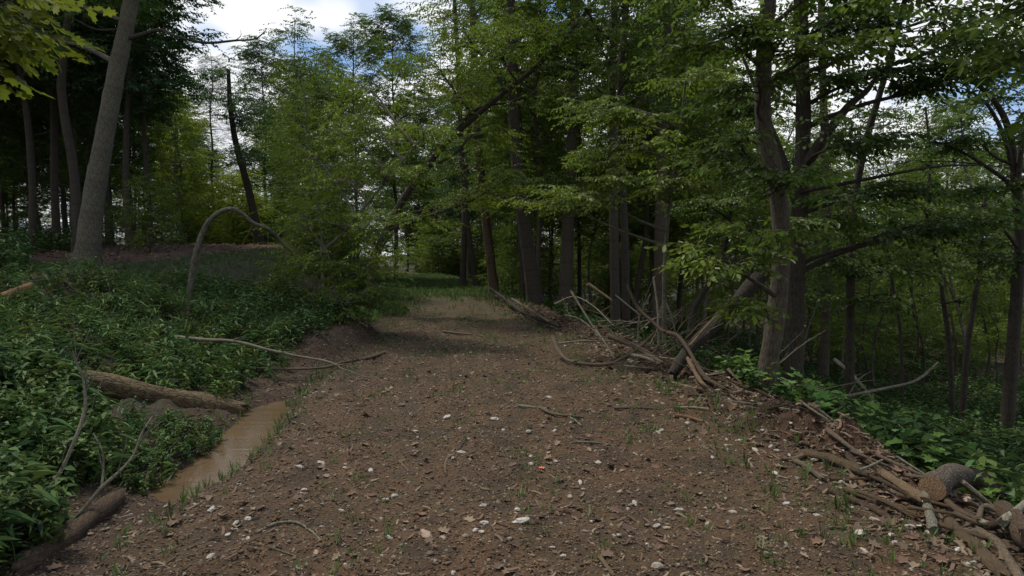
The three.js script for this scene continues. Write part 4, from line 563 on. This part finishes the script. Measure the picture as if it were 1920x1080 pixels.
// ------------------------------------------------------------------ stones one can count
const bermPlace = (d) => d < 4.7 ? 'beside the sawn log' : d < 5.7 ? 'beside the barked log' : d < 6.8 ? 'beside the soil heap' : d < 8.4 ? 'before the pale furrowed tree' : 'before the brush pile';
{
  const shapes = [81, 82, 83, 84, 85, 86, 87, 88].map((s, k) => pebbleGeometry(s, 0.5 + 0.05 * (k % 4), 1)), R = mulberry(410);
  const stone = (p, size, m, label, grp, long = 1) => { const o = mesh('stone', shapes[Math.floor(R() * 8)], STONE[m], null, true); o.position.copy(p); o.position.y += size * 0.12; o.rotation.set(rnd(R, -0.25, 0.25), R() * 6.28, rnd(R, -0.25, 0.25)); o.scale.set(size * long, size, size); tag(o, label, 'stone', grp); return o; };
  const tone = ['pale', 'grey', 'white', 'tan', 'brownish'], big = (z) => z > 0.04 ? 'large' : z > 0.03 ? 'middling' : 'small';
  const single = [
    [740, 932, 15, 0, 'squarish pale stone alone on the near left half of the track'], [970, 957, 13, 2, 'white stone above the long flat one near the middle of the track'], [978, 981, 18, 2, 'long flat white stone near the middle of the track', 1.7], [908, 985, 16, 2, 'largest of the cluster of three white stones on the near track'],
    [891, 998, 11, 2, 'left pebble of the cluster of three white stones on the near track'], [903, 999, 11, 2, 'lower right pebble of the cluster of three white stones on the near track'], [800, 1014, 22, 4, 'long flat brownish stone lying flush in the near track', 1.7], [1232, 1070, 22, 3, 'large round tan stone at the bottom edge of the photo'],
    [1272, 959, 16, 0, 'pale stone on the near right half, below the thin forked twigs', 1.3], [1190, 947, 12, 0, 'upright wedge-shaped pale stone on the near right half', 1.4], [1612, 1002, 24, 2, 'large white stone in the grass before the debris logs', 1.2], [1743, 1002, 17, 2, 'round white stone touching the foot of the debris heap'],
    [1726, 994, 14, 2, 'round stone just left of the white stone at the debris foot'], [1796, 1034, 14, 2, 'round white stone below the thick curved limb at the right'], [1825, 1058, 14, 2, 'right one of two white stones beside the thick curved limb'], [1814, 1066, 12, 2, 'left one of two white stones beside the thick curved limb'],
    [1454, 890, 13, 2, 'bright white stone left of the barked log in the debris'], [396, 1047, 17, 0, 'upright pale stone on the near left of the track', 1.3], [465, 975, 14, 2, 'white stone above the crooked stick at the near left'], [397, 962, 14, 0, 'grey stone on the track below the end of the puddle', 1.3],
    [570, 924, 12, 2, 'heart-shaped pale stone on the left half of the track'], [1122, 872, 13, 0, 'oval grey stone right of the orange scrap'], [865, 850, 12, 2, 'flat white stone at the middle of the track', 1.4], [927, 791, 12, 0, 'pale stone left of the dark broken stick', 1.3], [1030, 747, 10, 0, 'pale stone above the dark broken stick', 1.3],
  ];
  for (const [px, py, w, m, label, long] of single) { const p = onGround(px, py); stone(p, w / FOCAL * -p.z * 0.92, m, label, undefined, long); }
  const more = [[907, 949], [1035, 1029], [1213, 1022], [1109, 980], [991, 814], [995, 857], [838, 784], [525, 837], [562, 880], [442, 983], [465, 1011], [944, 809], [722, 943], [1056, 1045], [730, 1010], [1240, 810], [1160, 1010], [850, 1075], [640, 960], [600, 870]];
  for (const [px, py] of more) { const p = onGround(px, py), m = R() < 0.6 ? 0 : 2; stone(p, rnd(R, 8, 12) / FOCAL * -p.z, m, 'small ' + tone[m] + ' stone loose on the ' + (px < 760 ? 'left side' : px < 1050 ? 'middle' : 'right side') + ' of the track ' + (-p.z < 4.6 ? 'close by' : 'farther ahead'), 'loose stones on the middle of the track', rnd(R, 1, 1.4)); }
  for (let k = 0; k < 70; k++) { const d = lerp(3.4, 11, Math.pow(R(), 1.2)), x = lerp(edgeL(d) + 0.3, edgeR(d) - 0.7, R()); const z = rnd(R, 0.02, 0.04), m = Math.floor(R() * 5), t = (x - edgeL(d)) / (edgeR(d) - edgeL(d)); stone(V(x, height(x, -d), -d), z, m, big(z) + ' ' + tone[m] + ' stone loose on the ' + (t < 0.33 ? 'left side' : t < 0.62 ? 'middle' : 'right side') + ' of the track ' + (d < 5 ? 'close by' : d < 8 ? 'farther ahead' : 'well ahead'), 'loose stones on the middle of the track', rnd(R, 1, 1.5)); }
  for (let k = 0; k < 120; k++) { const d = lerp(3.6, 12.5, Math.pow(R(), 1.1)), x = edgeR(d) - 0.25 + (R() + R() - 1) * 0.75; const z = rnd(R, 0.025, 0.055), m = Math.floor(R() * 4); stone(V(x, height(x, -d), -d), z, m, big(z) + ' ' + tone[m] + ' stone on the berm ' + bermPlace(d), 'stones along the debris berm', rnd(R, 1, 1.5)); }
  { const p = onGround(1016, 881), C = new GB(); leaf(C, V(-0.02, 0.012, 0), V(1, 0, 0), V(0, 1, 0), 0.04, 0.03, [0.75, 0.16, 0.04], LOBED, 0.4, 0.3); leaf(C, V(0.015, 0.016, 0.012), V(-0.8, 0, -0.6).normalize(), V(0, 1, 0), 0.03, 0.02, [0.7, 0.13, 0.03], LOBED, 0.4, 0.2); const s = mesh('orange_scrap', C.build(), new THREE.MeshStandardMaterial({ vertexColors: true, roughness: 0.7, side: THREE.DoubleSide }), null, true); s.position.copy(p); tag(s, 'small bright orange scrap on the middle of the track', 'litter'); }
}

// ------------------------------------------------------------------ logs, limbs and sticks
const RS = mulberry(500);
// a fallen limb through points of the world; forks: side twigs; ends: pale broken ends
function fallen(name, label, category, pts, r0, r1, mat, { seg = 7, lump = 0.12, forks = 0, forkLen = 0.5, per = 5, cut = null, grp, wild = 0.35 } = {}) {
  const o = pts[0].clone(), g = group(name, label, category, grp); g.position.copy(o); const q = pts.map((p) => p.clone().sub(o)), line = spline(q, per), W = new GB();
  tube(W, line, (t) => lerp(r0, r1, t) * (1 + 0.1 * Math.sin(t * 17)), seg, { lump, jag: 1.1, sawn: !!cut, seed: RS() * 40, tile: Math.max(0.12, Math.min(0.35, r0 * 3)) }); mesh('wood', W.build(), mat, g);
  for (let k = 0; k < forks; k++) {
    const a = line[Math.floor(rnd(RS, 0.25, 0.95) * (line.length - 1))], dir = line[line.length - 1].clone().sub(line[0]).normalize(), e = a.clone().add(dir.multiplyScalar(rnd(RS, 0.3, 0.9)).add(V(rnd(RS, -wild, wild), rnd(RS, -0.1, wild * 1.6), rnd(RS, -wild, wild))).multiplyScalar(forkLen * rnd(RS, 0.5, 1.2)));
    const F = new GB(); tube(F, spline(wander(RS, a, e, 3, 0.1), 3), (t) => Math.max(0.003, lerp(r0, r1, 0.6) * 0.45 * (1.1 - t)), 4); mesh('twig', F.build(), mat, g);
  }
  if (cut) { // a sawn end: a disc with growth rings
    const dir = line[0].clone().sub(line[1]).normalize(), c = new THREE.CircleGeometry(r0 * 0.985, 28), m = mesh('cut_face', c, cut, g); m.position.copy(line[0]).addScaledVector(dir, 0.004); m.quaternion.setFromUnitVectors(V(0, 0, 1), dir); m.userData.label = 'pale sawn end with growth rings';
  }
  return g;
}
const pix = (list, r) => list.map(([px, py, d, lift = 0]) => d ? at(px, py, d) : onGround(px, py, r + lift));
const wpx = (w, d) => w / 2 / FOCAL * d;
const log = (label, list, w0, w1, mat, o = {}) => { const d = list[0][2] || -onGround(list[0][0], list[0][1]).z, r0 = wpx(w0, d), r1 = wpx(w1, list[list.length - 1][2] || d); return fallen(o.name || 'fallen_log', label, o.category || 'log', pix(list, r0 * 0.8), r0, r1, mat, { seg: 12, ...o }); };
const limb = (label, list, w0, w1, mat, o = {}) => log(label, list, w0, w1, mat, { name: 'dead_branch', category: 'branch', seg: 7, ...o });
const stick = (label, list, w, mat = M.deadBrown, o = {}) => log(label, list, w, w * 0.6, mat, { name: 'stick', category: 'stick', seg: 5, per: 3, ...o });
const rings = new THREE.MeshStandardMaterial({ map: texture(256, 256, (u, v) => { const x = u - 0.5, y = v - 0.47, r = Math.hypot(x, y), a = Math.atan2(y, x), k = 0.5 + 0.5 * Math.sin(r * 120 + 4 * noise2(x * 6, y * 6)), crack = smooth(0.03, 0, Math.abs(y + 0.04 + 0.05 * noise2(x * 8, 3))) * smooth(0.5, 0.2, Math.abs(x)), st = 0.12 * noise2(x * 9, y * 9 + 4); return [0.62 - 0.07 * k - 0.22 * crack + st, 0.5 - 0.07 * k - 0.2 * crack + st, 0.37 - 0.06 * k - 0.17 * crack + st]; }, true), roughness: 0.9 });
// left: the ditch and the bank
log('long rust-brown log sloping down the bank to the muddy water', [[20, 684, 6.5], [113, 706, 6.7], [230, 730, 6.9], [340, 752, 7.1], [447, 770, 7.3]], 50, 38, M.mossLog, { seg: 16, lump: 0.08 });
log('short grey log lying in the ditch at the lower left', [[216, 942, 0, -0.03], [150, 990, 0, -0.03], [85, 1040, 0, -0.04], [20, 1080, 0, -0.05]], 32, 40, M.rotten, { seg: 14, lump: 0.08 });
log('split reddish log poking from the bank at the left edge', [[-30, 580, 8.8], [0, 564, 8.9], [60, 538, 9.1]], 26, 20, M.woodRed, { lump: 0.18 });
log('thick dark root-like log under the weeds at the left edge', [[-30, 880, 4.9], [30, 868, 5], [80, 862, 5.1], [130, 880, 5.1]], 44, 26, M.rotten, { lump: 0.2 });
limb('dark brown limb lying level behind the two pale dead stems', [[110, 880, 5], [160, 884, 5.1], [215, 876, 5.2], [285, 868, 5.3], [330, 850, 5.5]], 20, 7, M.barkDark, { forks: 3 });
log('mossy old log half hidden in the grass below the landing', [[228, 530, 13], [260, 528, 13], [300, 524, 13.2]], 16, 12, M.barkGrey, { lump: 0.2 });
log('dark rotten log at the lower left corner beneath the pale stems', [[-20, 985, 4.3], [40, 1010, 4.3], [85, 1030, 4.25]], 26, 30, M.rotten, { lump: 0.2 });
limb('pale dead stem rising from the lower left corner, the taller of two', [[23, 1030, 4.15], [70, 948, 4.2], [113, 886, 4.3], [144, 816, 4.4], [159, 769, 4.5], [159, 734, 4.55], [154, 703, 4.6], [144, 683, 4.6], [136, 660, 4.6]], 10, 3, M.deadGrey, { forks: 7, forkLen: 0.3 });
limb('pale dead stem arching low toward the puddle, the shorter of two', [[60, 1032, 4.1], [113, 995, 4.15], [152, 960, 4.2], [191, 913, 4.3], [226, 882, 4.4], [249, 855, 4.5], [268, 808, 4.6], [286, 781, 4.7]], 9, 3, M.deadGrey, { forks: 6, forkLen: 0.3 });
limb('thin forked grey twig standing between the two pale dead stems', [[191, 913, 4.3], [194, 870, 4.4], [192, 847, 4.4], [175, 812, 4.5]], 5, 2, M.deadGrey, { forks: 2, forkLen: 0.2 });
limb('long bare branch lying across the weeds down to the track edge', [[330, 632, 9.3], [380, 637, 9.2], [440, 640, 9.1], [500, 655, 9], [560, 668, 8.9], [620, 680, 8.8], [655, 700, 8.7]], 8, 3, M.deadGrey, { forks: 5, forkLen: 0.7, wild: 0.2 });
limb('crooked bare stick running from the ditch head onto the track', [[720, 662], [690, 672], [650, 680], [600, 690, 9], [540, 692, 8.9], [480, 690, 8.9]], 6, 4, M.deadBrown, { forks: 3, forkLen: 0.4 });
limb('thin dark twig dipping into the head of the puddle', [[390, 742, 7.6], [430, 744, 7.6], [470, 765, 7.5]], 4, 2, M.barkDark, { forks: 1, forkLen: 0.2 });
// the brush pile at mid right
log('grey leaning log propped against the pale furrowed tree', [[1262, 700, 8.6], [1295, 652, 8.8], [1345, 605, 9], [1395, 550, 9.1], [1432, 512, 9.2]], 20, 28, M.barkBlack, { seg: 14, lump: 0.12 });
limb('pale strip of split wood lying along the grey leaning log', [[1294, 648, 8.7], [1325, 612, 8.8], [1362, 575, 8.9]], 5, 3, M.woodPale);
limb('thick twisted brown limb snaking through the brush pile', [[1176, 536, 9.6], [1196, 577, 9.5], [1220, 600, 9.3], [1243, 621, 9.1], [1269, 629, 8.9], [1290, 655, 8.6], [1305, 681, 8.3], [1323, 707, 8], [1378, 740, 7.6]], 6, 9, M.barkRed, { lump: 0.16, forks: 2 });
const brush = [
  ['pale straight stick jutting up behind the brush pile', [[1103, 532, 12], [1147, 563, 11.8]], 6, 4, M.woodPale, 0], ['long curved bare branch sagging along the track side of the brush pile', [[1036, 632, 10.6], [1049, 660, 10.2], [1072, 678, 9.8], [1139, 683, 9.6], [1165, 673, 9.6], [1202, 650, 9.5], [1227, 624, 9.4]], 7, 5, M.deadBrown, 4],
  ['straight grey twig slanting down the front of the brush pile', [[1071, 546, 11], [1108, 606, 10.4], [1132, 639, 10], [1152, 672, 9.7]], 4, 3, M.deadGrey, 3], ['level grey twig across the brush pile', [[1045, 644, 10.4], [1098, 639, 10.2], [1173, 641, 10]], 4, 3, M.deadGrey, 2], ['upright grey twig at the right of the brush pile', [[1225, 520, 9.4], [1233, 577, 9.3], [1235, 647, 9.2]], 4, 4, M.deadGrey, 2],
  ['upright forked twig in the middle of the brush pile', [[1196, 647, 9.8], [1199, 595, 9.8], [1220, 551, 9.8]], 4, 2, M.deadGrey, 4], ['short grey twig slanting beside the twisted limb', [[1155, 554, 10], [1199, 590, 9.8]], 3, 3, M.deadGrey, 1], ['thin crooked twig above the twisted limb', [[1250, 568, 9], [1261, 600, 9], [1266, 622, 9]], 3, 2, M.deadGrey, 2],
  ['stout mossy limb lying under the brush pile', [[1142, 629, 10], [1202, 655, 9.5], [1240, 683, 9]], 10, 12, M.deadBrown, 1], ['pale limb lying below the mossy limb', [[1183, 665, 9.4], [1217, 673, 9.2], [1243, 686, 9]], 7, 7, M.deadGrey, 1], ['thin pale stick at the foot of the brush pile', [[1170, 686, 9.4], [1238, 692, 9.2]], 4, 3, M.deadGrey, 1],
  ['pale peeled limb running beneath the twisted limb to the berm', [[1290, 673, 8.4], [1313, 714, 8], [1348, 748, 7.5]], 8, 8, M.woodPale, 0], ['grey stick lying on the berm before the pale furrowed tree', [[1349, 735, 7.7], [1425, 764, 7.3]], 7, 4, M.deadGrey, 2],
  ['dark bare twig arching over the left end of the brush pile', [[1040, 570, 12], [1075, 556, 11.8], [1110, 572, 11.5], [1150, 610, 11]], 3, 2, M.deadGrey, 3], ['fine grey twig fanning left from the brush pile', [[1135, 640, 10], [1090, 600, 10.4], [1060, 590, 10.8]], 3, 2, M.deadGrey, 4],
];
for (const [label, list, w0, w1, mat, forks] of brush) limb(label, list, w0, w1, mat, { forks, forkLen: 0.45, grp: undefined });
for (let k = 0; k < 58; k++) { const d = rnd(RS, 8.2, 12.8), x = edgeR(d) + rnd(RS, -0.2, 1.3), a = V(x, height(x, -d) + rnd(RS, 0.02, 0.35), -d), b = RS() * 6.28, len = rnd(RS, 0.5, 1.5), e = a.clone().add(V(Math.cos(b) * len, rnd(RS, -0.1, 0.85), Math.sin(b) * len)); e.y = Math.max(e.y, height(e.x, e.z) + 0.03); fallen('dead_branch', 'fine bare twig tangled in the brush pile, ' + (d < 9.5 ? 'near end' : d < 11 ? 'middle' : 'far end') + (len > 1 ? ', long one' : ', short one'), 'branch', wander(RS, a, e, 3, 0.1), 0.011, 0.004, RS() < 0.6 ? M.deadGrey : M.deadBrown, { seg: 4, forks: 3, forkLen: 0.35, grp: 'fine twigs of the brush pile', per: 3 }); }
limb('long dark limb lying along the berm toward the far bend', [[918, 540, 24], [950, 562, 20], [985, 588, 16.5], [1050, 612, 13.6]], 4, 7, M.barkBlack, { forks: 2 });
limb('brown limb on the berm just above the long curved branch', [[960, 560, 19], [1000, 585, 16], [1030, 604, 14]], 4, 5, M.deadBrown, { forks: 2 });
limb('bare curved branch lying far down the slope right of the dark trunk', [[1530, 752, 9.2], [1590, 742, 9.3], [1660, 728, 9.4], [1720, 712, 9.5], [1758, 680, 9.6]], 7, 4, M.deadGrey, { forks: 3 });
limb('dark mossy limb lying below the bare curved branch on the slope', [[1535, 752, 9], [1600, 770, 8.8], [1660, 782, 8.7], [1712, 796, 8.6]], 9, 6, M.barkDark, { forks: 2 });
limb('grey-white weathered limb among the woods behind the bare curved branch', [[1565, 675, 14], [1600, 705, 13.5], [1640, 755, 12.6]], 8, 6, M.deadGrey, { forks: 5 });
// the debris heap at the near right
const heap = [
  ['barked log at the upper end of the debris heap', [[1512, 853], [1560, 866], [1629, 896]], 17, 17, M.wood], ['pale splintered tan log pointing up to the left in the debris heap', [[1654, 888, 0, 0.06], [1695, 914, 0, 0.06], [1736, 946, 0, 0.06]], 15, 15, M.woodPale], ['long weathered split log below the barked log', [[1587, 926], [1640, 938], [1680, 954], [1714, 972]], 13, 15, M.wood],
  ['short lichen-grey billet standing under the sawn log', [[1732, 934, 0, 0.03], [1742, 962, 0, 0.03], [1750, 994, 0, 0.03]], 17, 16, M.barkGrey], ['thick curved tan limb running out of the lower right corner', [[1776, 980], [1800, 1002], [1825, 1026], [1851, 1053], [1890, 1090]], 18, 24, M.wood], ['gnarled grey root beside the thick curved tan limb', [[1829, 1000], [1871, 1030], [1895, 1060], [1920, 1100]], 15, 20, M.deadBrown],
  ['dark mossy log end at the right edge of the photo', [[1882, 958, 0, 0.08], [1905, 985, 0, 0.08], [1940, 1030, 0, 0.08]], 20, 28, M.rotten], ['crooked pale root beneath the sawn log', [[1770, 938, 0, 0.05], [1800, 962, 0, 0.05], [1834, 976, 0, 0.05]], 11, 10, M.wood], ['hooked grey root arching right of the sawn log', [[1834, 978, 0, 0.05], [1845, 958, 0, 0.05], [1859, 951, 0, 0.05], [1880, 964, 0, 0.05]], 9, 11, M.deadBrown],
  ['thin slanting stick at the left of the debris heap', [[1490, 866], [1515, 882], [1543, 902]], 10, 9, M.deadBrown], ['short pale stick crossing the upper end of the barked log', [[1466, 866], [1490, 860], [1516, 854]], 8, 9, M.woodPale], ['curved thin root lying across the lower debris', [[1804, 998], [1843, 1000], [1878, 987]], 6, 5, M.deadGrey], ['dark slat of bark under the weathered split log', [[1560, 925], [1620, 948], [1670, 975]], 12, 9, M.rotten],
  ['grey stick leaning out of the debris toward the woods', [[1612, 882, 0, 0.1], [1640, 872, 0, 0.1], [1654, 864, 0, 0.1]], 6, 4, M.deadGrey], ['dark stub of root between the barked log and the soil heap', [[1590, 858, 0, 0.03], [1612, 880, 0, 0.03]], 9, 8, M.rotten], ['broken grey branch at the far right over the debris', [[1930, 935, 0, 0.12], [1905, 962, 0, 0.12], [1880, 985, 0, 0.12]], 6, 9, M.deadGrey], ['flat weathered slab lying below the lichen-grey billet', [[1740, 1005], [1765, 1012], [1795, 1022]], 7, 6, M.woodPale],
  ['dark log end lying level at the right edge', [[1960, 990, 0, 0.05], [1900, 985, 0, 0.05], [1850, 990, 0, 0.05]], 14, 10, M.rotten],
];
for (const [label, list, w0, w1, mat] of heap) log(label, list, w0, w1, mat, { lump: 0.2, seg: 10, forks: mat === M.deadBrown ? 2 : 0, forkLen: 0.25 });
{ const p = onGround(1748, 916, 0.13); fallen('fallen_log', 'sawn log with a pale round cut face on top of the debris heap', 'log', [p, p.clone().add(V(0.22, 0.0, -0.2)), p.clone().add(V(0.48, -0.05, -0.38)), p.clone().add(V(0.8, -0.2, -0.55))], 0.082, 0.07, M.bark, { seg: 18, lump: 0.05, cut: rings }); }
for (let k = 0; k < 90; k++) { const d = lerp(3.8, 8.6, RS()), x = edgeR(d) + 0.15 + (RS() + RS() - 1) * 0.6, a = V(x, height(x, -d) + rnd(RS, 0.01, 0.1), -d), b = rnd(RS, 0.1, 1.5), len = rnd(RS, 0.25, 0.7), e = a.clone().add(V(Math.cos(b) * len, 0, Math.sin(b) * len)); e.y = height(e.x, e.z) + rnd(RS, 0.01, 0.07); fallen('stick', ['dark brown', 'tan', 'rotten reddish', 'grey'][k % 4] + (len > 0.48 ? ' longer' : ' short') + ' broken stick in the debris ' + bermPlace(d), 'stick', wander(RS, a, e, 2, 0.08), rnd(RS, 0.007, 0.022), 0.006, [M.deadBrown, M.wood, M.rotten, M.deadGrey][k % 4], { seg: 5, grp: 'small sticks of the debris heap', per: 3, lump: 0.2, forks: k % 3 ? 0 : 1, forkLen: 0.2 }); }
// sticks lying on the track
for (const [label, list, w, mat] of [
  ['pale end of the broken stick in the middle of the track', [[972, 765], [1000, 764], [1026, 766]], 5, M.deadGrey], ['dark broken stick in the middle of the track', [[1012, 764], [1035, 775], [1058, 781], [1092, 784]], 7, M.deadBrown], ['short arm of the dark broken stick pointing to the camera', [[1062, 780], [1078, 790], [1090, 802]], 5, M.deadGrey],
  ['straight pale stick right of the middle of the track', [[1077, 829], [1115, 830], [1157, 836]], 4, M.deadGrey], ['thin dark twig slanting up to the right on the track', [[1158, 836], [1190, 795], [1222, 752]], 3, M.deadBrown], ['thin kinked twig below the straight pale stick', [[1160, 842], [1180, 866], [1195, 880], [1212, 880]], 3, M.deadBrown],
  ['short pale bent stick left of the middle of the track', [[838, 862], [834, 878], [837, 892]], 6, M.woodPale], ['thin curved twig above the short pale bent stick', [[872, 806], [872, 824], [858, 844]], 3, M.deadBrown], ['thin twig lying left of the short pale bent stick', [[747, 864], [756, 874], [766, 884]], 3, M.deadGrey], ['long hair-thin twig below the cluster of white stones', [[925, 978], [980, 997], [1020, 1006]], 3, M.deadBrown],
  ['crooked forked stick at the near left of the track', [[500, 990], [520, 984], [555, 986], [580, 1000], [602, 1016]], 6, M.deadGrey], ['thin curved stick below the crooked forked stick', [[505, 1036], [530, 1035], [556, 1044]], 4, M.deadGrey], ['flat splinter of pale wood at the bottom edge of the photo', [[1124, 1050], [1136, 1064], [1152, 1082]], 11, M.woodPale], ['dark stick lying across the track farther ahead', [[830, 622], [858, 625], [884, 627]], 5, M.deadBrown],
  ['long stick lying on the right half of the track', [[1150, 768], [1200, 766], [1240, 768]], 5, M.deadBrown], ['half buried brown log end on the right track edge', [[1266, 780], [1290, 784], [1318, 792]], 9, M.woodRed], ['grey stick lying at the foot of the berm', [[1269, 765], [1300, 767], [1330, 771]], 5, M.deadGrey], ['thin twig on the near right half of the track', [[1200, 965], [1215, 985], [1245, 1005]], 3, M.deadBrown], ['tan stick pointing toward the camera on the right half', [[1240, 868], [1262, 880], [1282, 893]], 4, M.deadBrown],
]) stick(label, list, w, mat, { forks: w > 4 && w < 8 ? 1 : 0, forkLen: 0.15, wild: 0.2 });

renderer.render(scene, camera);
